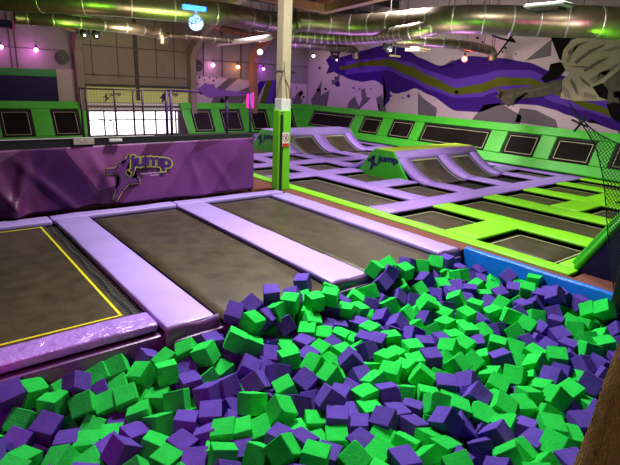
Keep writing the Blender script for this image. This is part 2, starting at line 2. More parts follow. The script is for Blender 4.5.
FILL="-236 926 -588 425 471 68;-296 1150 -588 484 471 0;-279 1389 -588 0 314 474;-287 1622 -587 563 471 197;-301 1857 -588 478 157 0;-290 2054 -588 314 0 136;-276 2438 -587 0 0 166;-299 2642 -588 446 157 129;-259 2828 -588 470 471 0;-275 3154 -588 0 0 20;-264 3377 -588 129 157 0;-32 906 -588 141 157 0;-66 1117 -588 471 0 170;-55 1407 -579 481 0 612;-75 1635 -588 14 157 0;-116 1833 -588 157 0 150;-25 2027 -588 0 0 289;-40 2410 -588 157 0 589;-70 2620 -588 453 471 0;-67 2853 -588 471 0 306;-39 3129 -587 314 0 541;-50 3407 -588 157 0 472;172 899 -588 0 0 307;235 1156 -588 151 471 0;168 1368 -588 564 471 403;144 1598 -588 146 471 0;152 1843 -588 0 314 591;243 2046 -588 510 471 497;190 2422 -588 474 157 490;155 2606 -588 314 0 13;117 2838 -588 561 471 216;180 3074 -588 102 471 503;193 3310 -622 471 0 53;482 924 -588 459 471 0;463 1121 -588 625 157 604;441 1331 -588 617 471 0;452 1529 -588 80 157 73;351 1777 -588 0 314 89;486 2084 -588 425 471 0;391 2358 -588 471 0 617;405 2635 -588 206 471 613;489 2869 -588 125 471 518;368 3066 -588 157 0 292;392 3356 -662 157 0 354;670 912 -588 9 157 0;694 1136 -588 166 471 504;705 1418 -588 75 471 92;637 1658 -588 19 471 471;564 1866 -587 544 471 425;595 2280 -588 0 0 496;611 2489 -588 471 0 309;682 2674 -588 157 0 626;691 2876 -588 489 157 169;739 3059 -588 471 0 464;589 3460 -638 471 0 220;939 915 -588 453 157 591;893 1209 -588 336 471 620;898 1408 -588 11 471 0;856 1620 -588 619 471 0;778 1913 -588 157 0 471;917 2096 -588 157 0 624;793 2396 -588 471 0 455;897 2634 -639 314 0 474;911 2839 -675 314 0 26;955 3124 -638 157 0 452;902 3486 -588 561 471 423;1189 928 -588 0 314 116;1189 1160 -588 471 0 470;1125 1362 -588 305 157 0;1098 1658 -588 5 471 327;1023 1834 -588 608 157 467;1131 2045 -588 599 471 28;1207 2308 -588 157 0 3;1118 2566 -588 580 471 390;1119 2802 -636 0 0 338;1132 3043 -687 18 471 277;1149 3342 -588 518 157 41;1445 933 -587 331 471 0;1378 1193 -588 153 157 151;1369 1397 -588 562 157 573;1374 1598 -588 471 0 482;1421 1871 -588 532 471 201;1421 2119 -588 0 0 445;1450 2346 -588 314 0 519;1383 2525 -588 314 0 49;1349 2755 -688 423 157 0;1343 3061 -588 439 157 102;1426 3278 -588 157 0 325;1647 899 -588 157 0 309;1605 1120 -588 327 471 0;1616 1378 -588 157 0 200;1609 1687 -588 584 157 449;1642 1893 -588 490 157 175;1624 2135 -588 167 157 0;1674 2366 -588 314 0 499;1641 2556 -587 529 471 599;1573 2771 -588 11 157 193;1573 3062 -588 513 157 134;1602 3462 -588 583 157 118;1869 936 -588 471 0 522;1832 1220 -588 588 471 49;1820 1453 -588 0 314 152;1825 1693 -588 0 0 15;1831 1895 -588 0 314 4;1905 2106 -588 0 0 312;1900 2348 -588 624 157 0;1854 2536 -588 154 157 152;1838 2759 -581 157 64 469;1815 3112 -588 157 0 478;1928 3510 -588 141 471 0;2088 907 -588 314 0 15;2070 1121 -588 496 157 0;2101 1353 -588 122 471 546;2028 1593 -588 157 0 1;2068 1786 -588 0 0 165;2092 2070 -588 157 0 157;2127 2337 -588 471 0 535;2043 2603 -588 519 157 515;2045 2824 -588 375 157 47;2063 3135 -563 0 596 304;2119 3356 -588 521 471 83;2307 897 -588 471 0 318;2330 1196 -588 157 0 322;2334 1420 -588 0 0 12;2335 1613 -588 0 314 486;2376 1849 -588 294 157 0;2283 2057 -588 471 0 316;2364 2342 -588 460 471 0;2246 2575 -588 0 314 489;2454 2839 -588 314 0 503;2287 3048 -588 471 0 622;2353 3258 -564 126 0 110;2687 908 -588 471 0 295;2571 1204 -588 17 157 0;2533 1472 -588 473 471 624;2572 1666 -588 137 471 11;2579 1879 -588 129 471 45;2528 2114 -588 0 314 593;2549 2318 -588 157 0 302;2443 2610 -588 284 157 609;2678 2820 -588 314 0 146;2520 3049 -588 25 157 34;2594 3263 -574 157 612 477;2897 944 -588 157 0 13;2780 1202 -588 0 0 482;2741 1413 -588 3 157 0;2795 1650 -587 157 0 304;2805 1837 -588 471 0 460;2797 2105 -588 0 314 532;2778 2332 -588 22 471 0;2811 2562 -588 0 0 626;2877 2858 -588 19 157 0;2797 3135 -588 447 157 119;2770 3400 -588 0 0 325;3124 923 -588 562 471 580;3047 1146 -588 157 0 621;3078 1380 -588 0 314 2;3016 1608 -588 221 471 0;3015 1851 -588 0 0 610;3076 2080 -588 0 314 479;3044 2342 -588 471 0 198;3040 2591 -588 590 157 544;3098 2828 -588 157 0 164;3034 3035 -588 5 471 0;2993 3398 -588 157 0 270;3339 900 -588 507 471 444;3249 1176 -588 298 471 0;3266 1379 -588 0 0 470;3241 1569 -588 471 0 624;3217 1847 -588 471 0 446;3272 2186 -588 171 157 0;3315 2391 -588 140 157 0;3287 2576 -588 613 157 0;3287 2821 -588 465 157 0;3330 3089 -588 619 157 181;3273 3469 -588 147 471 531;3532 900 -588 591 157 128;3562 1124 -588 471 0 47;3517 1418 -588 186 471 0;3472 1641 -588 122 471 454;3542 1880 -588 555 471 393;3455 2111 -588 157 0 461;3543 2321 -588 12 157 347;3500 2548 -588 314 0 616;3509 2856 -588 471 0 319;3534 3074 -588 471 0 341;3516 3435 -588 197 157 617;3785 942 -588 313 157 0;3800 1196 -588 314 0 15;3771 1422 -588 6 471 0;3759 1620 -588 471 0 622;3788 1844 -588 159 471 0;3734 2118 -588 130 157 0;3732 2320 -588 220 157 84;3700 2641 -588 625 157 330;3783 2855 -588 314 0 108;3715 3116 -588 0 0 185;3706 3388 -588 11 471 105;3980 900 -588 473 471 0;4014 1115 -588 537 471 541;4010 1333 -588 157 0 487;3982 1540 -588 346 471 0;3978 1763 -588 157 0 476;3938 2111 -588 471 0 161;3927 2311 -587 540 471 424;3918 2669 -588 314 0 71;4035 2898 -587 461 471 0;3945 3127 -588 199 471 0;3966 3524 -560 157 38 625;4179 893 -588 157 0 314;4236 1134 -588 157 0 494;4222 1394 -588 0 0 280;4241 1651 -588 449 471 0;4158 1871 -588 34 471 612;4163 2063 -588 119 157 131;4199 2299 -588 579 471 0;4184 2640 -588 6 157 536;4252 2896 -588 0 314 16;4189 3109 -588 617 157 0;4225 3301 -588 12 471 0;4368 893 -588 471 0 0;4562 1138 -588 471 0 330;4509 1366 -588 410 471 559;4464 1667 -588 280 471 0;4358 1878 -588 0 314 11;4453 2093 -588 510 157 37;4420 2282 -588 157 0 160;4404 2700 -588 157 0 33;4482 2920 -588 314 0 499;4436 3101 -588 471 0 188;4523 3344 -557 471 113 480;4629 906 -588 157 0 487;4741 1206 -588 294 157 0;4713 1402 -588 335 471 0;4707 1597 -588 3 157 327;4702 1987 -588 314 0 44;4639 2246 -588 553 471 564;4593 2450 -588 21 157 204;4637 2661 -588 0 314 493;4776 2942 -588 157 0 451;4723 3155 -588 391 157 553;4714 3340 -588 157 0 476;5017 957 -588 0 0 314;4937 1197 -588 451 157 0;4924 1402 -588 0 314 500;4956 1662 -588 314 0 45;4975 1896 -588 157 0 67;5026 2153 -588 495 471 159;4959 2366 -588 423 471 0;4959 2671 -588 280 471 0;4977 2884 -588 384 157 63;4947 3113 -588 421 157 0;4907 3332 -588 157 0 481;5246 953 -588 132 471 0;5219 1161 -588 157 0 136;5230 1417 -588 518 157 0;5268 1665 -588 180 471 566;5302 1888 -588 471 0 171;5289 2148 -588 155 157 0;5185 2368 -588 0 0 176;5194 2570 -588 493 471 0;5196 2868 -588 157 0 29;5119 3188 -588 575 157 0;5108 3414 -588 157 0 363;5480 909 -588 613 157 609;5420 1114 -588 157 0 611;5431 1310 -588 314 0 142;5581 1698 -588 157 0 122;5524 1930 -588 1 157 0;5479 2124 -588 471 0 5;5448 2340 -603 314 0 40;5493 2621 -588 0 0 476;5424 2914 -556 0 112 325;5481 3203 -587 555 471 618;5490 3469 -588 549 157 0;-291 906 -403 487 471 0;-307 1142 -416 251 0 0;-307 1372 -403 157 0 157;-296 1742 -422 157 0 327;-133 1940 -403 182 471 112;-191 2197 -416 296 614 544;-300 2453 -403 314 0 475;-307 2641 -403 156 471 473;-307 2832 -403 0 0 314;-300 3103 -403 396 471 554;-285 3305 -403 17 471 0;-97 911 -403 314 0 15;-122 1107 -403 471 157 0;-66 1348 -399 149 5 348;-79 1617 -403 471 0 263;52 1861 -375 591 514 172;132 2138 -403 157 0 307;-43 2354 -403 573 157 0;-113 2574 -403 471 0 325;-117 2798 -403 157 0 320;-61 3027 -403 314 0 146;-82 3416 -403 0 314 503;107 934 -403 471 0 477;64 1124 -421 626 471 0;204 1324 -403 471 0 485;138 1527 -403 592 471 360;265 1903 -403 81 471 534;319 2099 -403 26 157 488;171 2360 -403 11 157 346;73 2593 -402 157 0 11;69 2803 -403 559 157 408;128 3053 -488 94 471 522;132 3493 -617 94 536 210;296 921 -403 46 157 527;325 1140 -403 0 0 487;432 1432 -403 0 0 20;399 1642 -403 81 157 223;444 1835 -402 24 157 482;512 2146 -403 494 471 133;374 2323 -403 119 471 62;261 2594 -403 487 471 621;302 2814 -457 604 388 27;318 3086 -601 157 0 617;363 3414 -686 157 0 453;530 899 -403 314 157 0;533 1217 -403 157 0 341;696 1419 -403 20 471 430;619 1630 -403 0 0 320;638 1841 -402 157 0 451;713 2073 -418 163 130 474;752 2285 -403 300 157 617;725 2726 -636 157 0 141;503 2661 -404 284 0 147;539 3209 -610 59 86 583;576 3507 -644 14 157 458;886 919 -403 95 157 600;794 1113 -403 0 0 68;927 1395 -403 471 0 328;889 1580 -403 0 0 332;821 1780 -403 471 0 144;641 1879 -368 157 0 394;979 2296 -488 535 0 624;916 2641 -651 157 0 625;897 2868 -676 471 0 246;743 3339 -619 403 157 0;944 3509 -529 117 157 94;1124 929 -335 408 62 0;1067 1130 -393 53 99 613;1210 1335 -403 100 157 582;1132 1538 -408 621 504 489;1047 1746 -403 0 314 18;984 1970 -403 471 0 353;1165 2239 -403 0 314 0;1133 2559 -516 32 471 14;1219 2778 -678 471 0 559;1150 3213 -575 39 471 203;1208 3475 -595 13 12 232;1478 989 -402 157 0 300;1415 1191 -403 474 157 0;1395 1384 -403 622 157 0;1316 1579 -403 57 471 113;1252 1776 -423 562 435 81;1169 2005 -403 0 314 511;1394 2327 -529 487 471 617;1422 2540 -520 0 314 37;1468 2765 -593 471 0 359;1442 3044 -603 521 471 488;1381 3312 -596 567 157 34;1719 943 -403 19 471 427;1634 1225 -402 471 0 149;1621 1420 -403 153 157 0;1568 1619 -403 0 0 493;1461 1809 -403 324 471 0;1350 2134 -420 0 0 308;1638 2428 -523 117 157 0;1660 2640 -582 0 0 347;1661 2998 -541 25 471 240;1686 3282 -485 477 79 478;1676 3507 -489 126 471 189;1924 899 -403 166 471 626;1812 1124 -403 471 0 304;1808 1457 -403 78 157 87;1765 1639 -403 471 0 9;1646 1823 -403 10 471 471;1847 2134 -503 157 0 297;1888 2338 -498 0 0 482;1877 2529 -553 133 471 498;1869 2927 -595 171 565 134;1892 3475 -518 471 0 422;1878 3492 -537 333 157 0;2110 908 -403 149 157 0;2062 1119 -403 74 471 82;2059 1397 -403 566 471 230;1990 1598 -425 471 0 333;1883 1829 -438 124 471 184;2061 2114 -465 157 0 116;2079 2396 -483 0 0 469;2058 2640 -453 227 471 566;2053 2850 -444 508 471 98;1925 3181 -442 6 350 618;2129 3386 -425 529 157 73;2296 904 -403 8 471 0;2333 1129 -403 549 471 577;2328 1390 -435 525 471 0;2336 1690 -468 314 0 490;2117 1837 -473 594 471 104;2323 2169 -483 305 471 0;2285 2389 -518 157 0 157;2251 2577 -574 422 157 104;2280 2780 -520 594 415 32;2235 3121 -468 163 615 420;2330 3489 -473 453 80 458;2514 942 -442 291 569 21;2546 1185 -403 282 471 0;2566 1412 -551 9 471 0;2540 1605 -539 471 0 484;2609 1873 -521 202 157 50;2531 2092 -572 0 0 595;2561 2295 -592 0 314 602;2545 2653 -542 275 157 22;2564 2878 -470 157 0 189;2612 3086 -433 471 0 474;2530 3518 -588 1 157 0;2914 971 -444 96 157 156;2782 1151 -447 314 0 556;2921 1363 -491 551 623 477;2874 1559 -581 471 0 487;2884 1759 -467 471 0 165;2804 1993 -497 454 157 0;2801 2230 -508 471 142 63;2778 2780 -435 0 0 385;2864 3077 -469 314 0 111;2914 3318 -432 0 0 304;2741 3519 -404 485 150 482;3137 894 -403 0 0 469;3173 1225 -467 157 0 1;3146 1432 -484 0 0 13;3092 1638 -481 305 157 0;3069 1863 -515 165 471 0;3022 2135 -443 314 0 594;2980 2400 -446 573 471 258;3015 2626 -462 544 157 554;3039 2825 -500 0 0 305;3159 3263 -519 484 85 408;3068 3527 -477 471 0 1;3341 912 -526 589 157 133;3371 1110 -494 617 157 464;3350 1423 -453 0 0 331;3309 1641 -524 161 157 0;3376 1853 -511 409 9 458;3230 2098 -543 475 157 0;3208 2350 -453 157 0 259;3218 2640 -470 157 0 173;3281 2849 -462 152 157 598;3361 3130 -497 157 0 87;3341 3464 -475 157 0 383;3545 916 -536 134 471 523;3622 1229 -537 447 616 471;3573 1459 -506 157 0 479;3591 1668 -573 21 626 155;3607 1876 -501 478 163 7;3519 2129 -480 471 0 468;3473 2334 -500 471 0 166;3464 2621 -520 471 0 305;3516 2877 -469 462 471 612;3526 3242 -528 132 471 577;3575 3469 -420 404 471 603;3801 1059 -447 41 157 0;4176 1150 -517 471 0 292;3766 1477 -476 315 157 0;3793 1661 -530 0 314 626;3841 1852 -456 0 0 615;3747 2077 -503 467 471 0;3690 2319 -453 471 0 42;3683 2622 -471 157 0 513;3731 2902 -524 539 157 531;3770 3225 -403 447 157 574;3800 3501 -406 115 149 430;3976 923 -495 471 471 0;4045 1154 -567 590 157 624;3937 1316 -493 157 0 41;4003 1541 -466 509 471 524;4028 1810 -535 471 0 607;3940 2171 -513 612 471 51;3898 2470 -510 437 71 129;3942 2705 -449 157 144 13;3922 2909 -501 617 471 0;3938 3142 -491 0 0 440;4122 3497 -423 585 195 625;4173 956 -458 0 0 145;4245 1178 -519 277 157 604;4150 1367 -490 157 157 0;4179 1649 -489 157 0 552;4235 1910 -476 585 471 33;4208 2117 -472 602 157 460;4129 2337 -492 578 471 205;4164 2555 -491 581 471 187;4269 2903 -453 406 157 72;4287 3148 -446 471 0 323;4360 3492 -430 584 625 6;4362 893 -403 20 157 177;4454 1113 -547 0 170 330;4386 1394 -453 471 0 477;4396 1594 -503 303 471 0;4412 1784 -476 484 157 7;4501 1979 -508 99 9 479;4388 2159 -453 471 0 328;4362 2487 -588 471 0 318;4475 2728 -572 477 471 581;4509 3148 -451 12 471 617;4603 3496 -420 618 111 462;4588 902 -403 314 0 478;4660 1213 -527 0 314 478;4582 1402 -453 544 471 562;4769 1596 -457 226 471 580;4619 1794 -453 198 157 533;4837 2150 -519 537 2 495;4581 2339 -488 245 0 499;4684 2673 -482 85 471 220;4783 2875 -503 248 471 64;4724 3067 -448 595 471 362;4788 3500 -420 144 120 459;4844 929 -444 62 395 0;5035 1263 -403 0 0 29;5100 1495 -489 155 624 13;4967 1743 -486 157 0 177;4784 1924 -503 193 157 539;5019 1984 -450 314 0 540;4792 2447 -464 527 77 340;5107 2602 -473 0 0 208;5126 2823 -468 626 157 16;4970 3096 -427 71 471 458;4966 3347 -452 157 0 453;5128 929 -403 157 0 535;5276 1122 -388 70 571 280;5421 1528 -468 566 627 264;5316 1748 -503 529 471 17;5216 1907 -513 0 314 75;5184 2155 -449 184 157 76;5285 2447 -526 570 471 480;5327 2728 -569 471 0 582;5332 3087 -483 110 16 511;5277 3290 -588 471 0 368;5140 3497 -403 157 0 357;5533 899 -403 82 157 75;5502 1108 -403 471 0 438;5560 1327 -404 152 4 521;5608 1716 -427 217 157 60;5472 1890 -522 16 471 340;5509 2132 -503 486 157 146;5460 2357 -603 88 471 503;5598 2616 -474 159 0 149;5576 2997 -557 622 45 625;5562 3211 -488 48 471 598;5604 3425 -553 317 625 156"
import bpy, bmesh, math, random
from mathutils import Vector, Matrix, Euler
random.seed(11)
C = bpy.context.scene.collection
sc = bpy.context.scene
sc.view_settings.view_transform = 'Standard'
sc.view_settings.look = 'None'
sc.view_settings.gamma = 1
sc.view_settings.use_curve_mapping = False
sc.view_settings.exposure = 0.0
PI = math.pi

# ------------------------------------------------------------------ camera
FPX, PIT, ROL, YAW, HC = 497.0, math.radians(16.725), math.radians(2.4806), math.radians(39.213), 2.05
cy, sy, cp, sp = math.cos(YAW), math.sin(YAW), math.cos(PIT), math.sin(PIT)
FW = Vector((sy*cp, cy*cp, -sp)); RT = Vector((cy, -sy, 0)); UP = RT.cross(FW)
R2 = RT*math.cos(ROL)+UP*math.sin(ROL); U2 = -RT*math.sin(ROL)+UP*math.cos(ROL)
cam_d = bpy.data.cameras.new('camera'); cam = bpy.data.objects.new('camera', cam_d); C.objects.link(cam)
cam_d.sensor_width = 36; cam_d.lens = FPX*36/620; cam_d.clip_start = 0.05; cam_d.clip_end = 200
cam.matrix_world = Matrix(((R2.x, U2.x, -FW.x, 0), (R2.y, U2.y, -FW.y, 0), (R2.z, U2.z, -FW.z, HC), (0, 0, 0, 1)))
sc.camera = cam
O = Vector((0, 0, HC))
def at(px, py, v, ax):
    """real-world point on the plane axis=v that the photograph shows at pixel px, py"""
    d = FW+R2*((px-310)/FPX)-U2*((py-232.5)/FPX)
    return O+d*((v-O[ax])/d[ax])

# ------------------------------------------------------------------ materials
MT = {}
def mat(name, col, rough=.6, metal=0, noise=0, nscale=8, bump=0, bscale=20, emit=None, es=1, alpha=1, spec=.5, rnd=0, coat=0, col2=None):
    if name in MT: return MT[name]
    m = bpy.data.materials.new(name); m.use_nodes = True
    nt = m.node_tree; b = nt.nodes['Principled BSDF']
    b.inputs['Base Color'].default_value = (*col, 1); b.inputs['Roughness'].default_value = rough
    b.inputs['Metallic'].default_value = metal; b.inputs['Specular IOR Level'].default_value = spec
    if coat: b.inputs['Coat Weight'].default_value = coat; b.inputs['Coat Roughness'].default_value = .15
    if alpha < 1: b.inputs['Alpha'].default_value = alpha
    tc = nt.nodes.new('ShaderNodeTexCoord')
    if noise or rnd:
        n = nt.nodes.new('ShaderNodeTexNoise'); n.inputs['Scale'].default_value = nscale; n.inputs['Detail'].default_value = 5
        nt.links.new(tc.outputs['Object'], n.inputs['Vector'])
        mr = nt.nodes.new('ShaderNodeMapRange'); mr.inputs[1].default_value = .3; mr.inputs[2].default_value = .7
        mr.inputs[3].default_value = 1-noise; mr.inputs[4].default_value = 1+noise
        nt.links.new(n.outputs['Fac'], mr.inputs[0])
        val = mr.outputs[0]
        if rnd:
            oi = nt.nodes.new('ShaderNodeObjectInfo'); m2 = nt.nodes.new('ShaderNodeMapRange')
            m2.inputs[3].default_value = 1-rnd; m2.inputs[4].default_value = 1+rnd
            nt.links.new(oi.outputs['Random'], m2.inputs[0])
            mu = nt.nodes.new('ShaderNodeMath'); mu.operation = 'MULTIPLY'
            nt.links.new(val, mu.inputs[0]); nt.links.new(m2.outputs[0], mu.inputs[1]); val = mu.outputs[0]
        vm = nt.nodes.new('ShaderNodeVectorMath'); vm.operation = 'SCALE'
        vm.inputs[0].default_value = col
        if col2:
            mx = nt.nodes.new('ShaderNodeMix'); mx.data_type = 'RGBA'
            mx.inputs[6].default_value = (*col, 1); mx.inputs[7].default_value = (*col2, 1)
            nt.links.new(n.outputs['Fac'], mx.inputs[0]); nt.links.new(mx.outputs[2], vm.inputs[0])
        nt.links.new(val, vm.inputs['Scale']); nt.links.new(vm.outputs[0], b.inputs['Base Color'])
    if bump:
        n2 = nt.nodes.new('ShaderNodeTexNoise'); n2.inputs['Scale'].default_value = bscale; n2.inputs['Detail'].default_value = 6
        nt.links.new(tc.outputs['Object'], n2.inputs['Vector'])
        bp = nt.nodes.new('ShaderNodeBump'); bp.inputs['Strength'].default_value = bump; bp.inputs['Distance'].default_value = .02
        nt.links.new(n2.outputs['Fac'], bp.inputs['Height']); nt.links.new(bp.outputs[0], b.inputs['Normal'])
    if emit:
        b.inputs['Emission Color'].default_value = (*emit, 1); b.inputs['Emission Strength'].default_value = es
    MT[name] = m; return m

m_lilac = mat('lilac_vinyl', (.48, .335, .82), .38, noise=.06, nscale=3, bump=.25, bscale=5)
m_lilac_gloss = mat('lilac_vinyl_wrinkled', (.46, .26, .80), .18, noise=.10, nscale=3, bump=1.0, bscale=5)
for n_ in m_lilac_gloss.node_tree.nodes:
    if n_.type == 'BUMP': n_.inputs['Distance'].default_value = .07
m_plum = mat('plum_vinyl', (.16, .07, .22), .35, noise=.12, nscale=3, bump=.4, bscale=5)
m_violet = mat('violet_vinyl', (.40, .23, .72), .42, noise=.08, nscale=3, bump=.3, bscale=6)
m_lime = mat('lime_vinyl', (.25, .80, .008), .45, noise=.06, nscale=3, bump=.3, bscale=6)
m_green = mat('green_vinyl', (.055, .50, .02), .45, noise=.1, nscale=3, bump=.35, bscale=6)
m_deepgreen = mat('deep_green_vinyl', (.01, .20, .02), .6, noise=.08, nscale=4, bump=.3)
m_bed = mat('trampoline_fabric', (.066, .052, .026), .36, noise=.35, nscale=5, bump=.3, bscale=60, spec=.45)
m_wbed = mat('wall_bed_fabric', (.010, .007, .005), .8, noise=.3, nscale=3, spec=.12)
m_black = mat('black_webbing', (.008, .008, .009), .6)
m_stripe = mat('pale_yellow_thread', (.42, .42, .24), .6)
m_yellow = mat('yellow_tape', (.80, .72, .02), .5)
m_spring = mat('spring_steel', (.45, .44, .40), .35, metal=.8)
m_carpet = mat('rust_carpet', (.20, .062, .045), .95, noise=.25, nscale=60, bump=.3, bscale=200)
m_blue = mat('blue_vinyl', (.006, .19, .78), .35, noise=.12, nscale=4, bump=.4, bscale=7)
m_dark = mat('platform_ply', (.006, .005, .005), .9)
m_concrete = mat('hall_concrete', (.10, .09, .09), .9, noise=.2)
m_gfoam = mat('green_foam', (.020, .60, .070), .95, noise=.08, nscale=14, bump=.2, bscale=60, rnd=.14, spec=.1)
m_pfoam = mat('purple_foam', (.105, .058, .37), .95, noise=.10, nscale=14, bump=.2, bscale=60, rnd=.20, spec=.1)
m_cream = mat('cream_paint', (.50, .42, .26), .6, noise=.08)
m_white = mat('white_paint', (.75, .73, .68), .5, noise=.04)
m_clad = mat('beige_cladding', (.24, .185, .125), .7, noise=.08, nscale=2)
m_clad2 = mat('grey_cladding', (.23, .19, .20), .7, noise=.08, nscale=2)
m_line = mat('cladding_joint', (.07, .05, .045), .8)
m_roof = mat('roof_sheet', (.20, .17, .17), .7, noise=.15, nscale=1.5)
m_purlin = mat('purlin_steel', (.045, .035, .035), .7)
m_beam = mat('rust_and_orange_lit_steel', (.33, .15, .08), .6, noise=.15)
m_duct = mat('galvanised_duct', (.25, .20, .13), .36, metal=.85, noise=.2, nscale=5, bump=.15, bscale=12)
m_ring = mat('duct_collar', (.5, .45, .42), .35, metal=.7)
m_wallw = mat('mural_ground', (.50, .38, .42), .9, noise=.05, spec=.1)
m_mp1 = mat('mural_deep_purple', (.040, .010, .16), .9, spec=.1)
m_mp2 = mat('mural_mid_purple', (.095, .035, .32), .9, spec=.1)
m_mol = mat('mural_olive', (.085, .095, .008), .9, spec=.1)
m_mgr = mat('mural_grey', (.13, .105, .12), .9, spec=.1)
m_mbk = mat('mural_black', (.006, .005, .006), .9, spec=.05)
m_tee = mat('mural_beige_cloth', (.33, .27, .18), .9, noise=.12, nscale=3)
m_skin = mat('mural_drab_skin', (.07, .06, .035), .9, noise=.25, nscale=6)
m_navy = mat('navy_vinyl', (.010, .005, .05), .6, spec=.2)
m_logo = mat('navy_print', (.01, .015, .10), .6)
m_gold = mat('gold_print', (.52, .52, .05), .5)
m_lp = mat('purple_print', (.09, .015, .17), .5)
m_wp = mat('white_print', (.8, .75, .8), .6)
m_netp = mat('purple_net_cord', (.10, .03, .14), .8)
m_frame = mat('purple_frame_tube', (.07, .015, .13), .45)
m_net = mat('black_net_cord', (.012, .03, .012), .8)
m_wood = mat('rough_timber', (.55, .30, .08), .85, noise=.5, nscale=9, bump=1, bscale=30, col2=(.16, .07, .02))
m_red = mat('sign_red', (.65, .02, .02), .5)
m_bk = mat('black_plastic', (.01, .01, .01), .5)
m_strip = mat('lit_polycarbonate', (.55, .56, .16), .6, emit=(.55, .56, .16), es=.10)
m_sky = mat('daylight_glazing', (.9, .9, .9), .5, emit=(1, .97, 1), es=2.6)

# wood grain stretch
def stretch(m, s):
    nt = m.node_tree
    tc = [n for n in nt.nodes if n.type == 'TEX_COORD'][0]
    mp = nt.nodes.new('ShaderNodeMapping'); mp.inputs['Scale'].default_value = s
    for l in list(nt.links):
        if l.from_node == tc:
            t = l.to_socket; nt.links.remove(l); nt.links.new(mp.outputs[0], t)
    nt.links.new(tc.outputs['Object'], mp.inputs[0])
stretch(m_wood, (9, 9, .6))

# ------------------------------------------------------------------ mesh helpers
def link(name, me, m, parent=None):
    o = bpy.data.objects.new(name, me); C.objects.link(o)
    for k in (m if isinstance(m, (list, tuple)) else [m]): me.materials.append(k)
    if parent: o.parent = parent
    return o
def obj(name, bm, m, parent=None, smooth=False):
    bmesh.ops.recalc_face_normals(bm, faces=bm.faces)
    me = bpy.data.meshes.new(name); bm.to_mesh(me); bm.free()
    if smooth:
        for p in me.polygons: p.use_smooth = True
    return link(name, me, m, parent)
def tag(o, label, cat, group=None, kind=None):
    o['label'] = label; o['category'] = cat
    if group: o['group'] = group
    if kind: o['kind'] = kind
    return o
def thing(name, label, cat, loc=(0, 0, 0), group=None):
    o = bpy.data.objects.new(name, None); C.objects.link(o); o.location = loc; o.empty_display_size = .1
    tag(o, label, cat, group); o['_b'] = 1
    del o['_b']
    return o
def reparent(o, r):
    o.parent = r; o.matrix_parent_inverse = Matrix.Translation(-r.location)
    return o
def part(name, bm, m, root, smooth=False):
    return reparent(obj(name, bm, m, None, smooth), root)
def struct(name, bm, m, smooth=False):
    o = obj(name, bm, m, None, smooth); o['kind'] = 'structure'; return o
def NB(): return bmesh.new()
def box(bm, x0, x1, y0, y1, z0, z1, bev=0, seg=2, mi=0):
    r = bmesh.ops.create_cube(bm, size=1); vs = r['verts']
    for v in vs:
        v.co = Vector(((x0+x1)/2+v.co.x*(x1-x0), (y0+y1)/2+v.co.y*(y1-y0), (z0+z1)/2+v.co.z*(z1-z0)))
    if mi:
        for f in {f for v in vs for f in v.link_faces}: f.material_index = mi
    if bev:
        es = list({e for v in vs for e in v.link_edges})
        bmesh.ops.bevel(bm, geom=es, offset=bev, segments=seg, affect='EDGES', profile=.5)
    return bm
def bar(bm, a, b, w, h=None, up=Vector((0, 0, 1))):
    a, b = Vector(a), Vector(b); h = h or w; d = (b-a).normalized()
    if abs(d.dot(up)) > .98: up = Vector((1, 0, 0))
    s = d.cross(up).normalized(); u = s.cross(d)
    vs = [bm.verts.new(p+s*i*w/2+u*j*h/2) for p in (a, b) for i, j in ((-1, -1), (1, -1), (1, 1), (-1, 1))]
    for q in ((0, 1, 2, 3), (7, 6, 5, 4), (0, 4, 5, 1), (1, 5, 6, 2), (2, 6, 7, 3), (3, 7, 4, 0)): bm.faces.new([vs[i] for i in q])
def tube(bm, pts, r, n=12, cap=True):
    pts = [Vector(p) for p in pts]; rings = []; up = None
    for i, p in enumerate(pts):
        d = (pts[min(i+1, len(pts)-1)]-pts[max(i-1, 0)]).normalized()
        if up is None: up = Vector((0, 0, 1)) if abs(d.z) < .9 else Vector((1, 0, 0))
        s = d.cross(up).normalized(); u = s.cross(d); up = u
        rr = r[i] if isinstance(r, (list, tuple)) else r
        rings.append([bm.verts.new(p+(s*math.cos(2*PI*k/n)+u*math.sin(2*PI*k/n))*rr) for k in range(n)])
    for a, b in zip(rings, rings[1:]):
        for k in range(n): bm.faces.new((a[k], a[(k+1) % n], b[(k+1) % n], b[k]))
    if cap: bm.faces.new(rings[0][::-1]); bm.faces.new(rings[-1])
def smoothpath(pts, n=8):
    pts = [Vector(p) for p in pts]; out = []
    for i in range(len(pts)-1):
        p0, p1, p2, p3 = pts[max(i-1, 0)], pts[i], pts[i+1], pts[min(i+2, len(pts)-1)]
        for k in range(n):
            t = k/n
            out.append(.5*((2*p1)+(p2-p0)*t+(2*p0-5*p1+4*p2-p3)*t*t+(3*p1-p0-3*p2+p3)*t**3))
    return out+[pts[-1]]
def sphere(bm, c, r, seg=16, sz=1):
    q = bmesh.ops.create_uvsphere(bm, u_segments=seg, v_segments=seg//2, radius=r)
    for v in q['verts']: v.co = Vector((v.co.x, v.co.y, v.co.z*sz))+Vector(c)
def poly(bm, pts, off, mi=0, th=0):
    """flat (possibly concave) polygon through 3D pts; off = layer offset vector; th = thickness vector"""
    vs = [bm.verts.new(Vector(p)+off) for p in pts]
    try: f = bm.faces.new(vs)
    except ValueError: return
    f.material_index = mi; fs = [f]
    if th:
        g = bmesh.ops.extrude_face_region(bm, geom=[f]); nv = [e for e in g['geom'] if isinstance(e, bmesh.types.BMVert)]
        for v in nv: v.co += th
        fs = [e for e in g['geom'] if isinstance(e, bmesh.types.BMFace)]
        for e in fs: e.material_index = mi
    bmesh.ops.triangulate(bm, faces=list({x for x in fs+[f] if x.is_valid}))
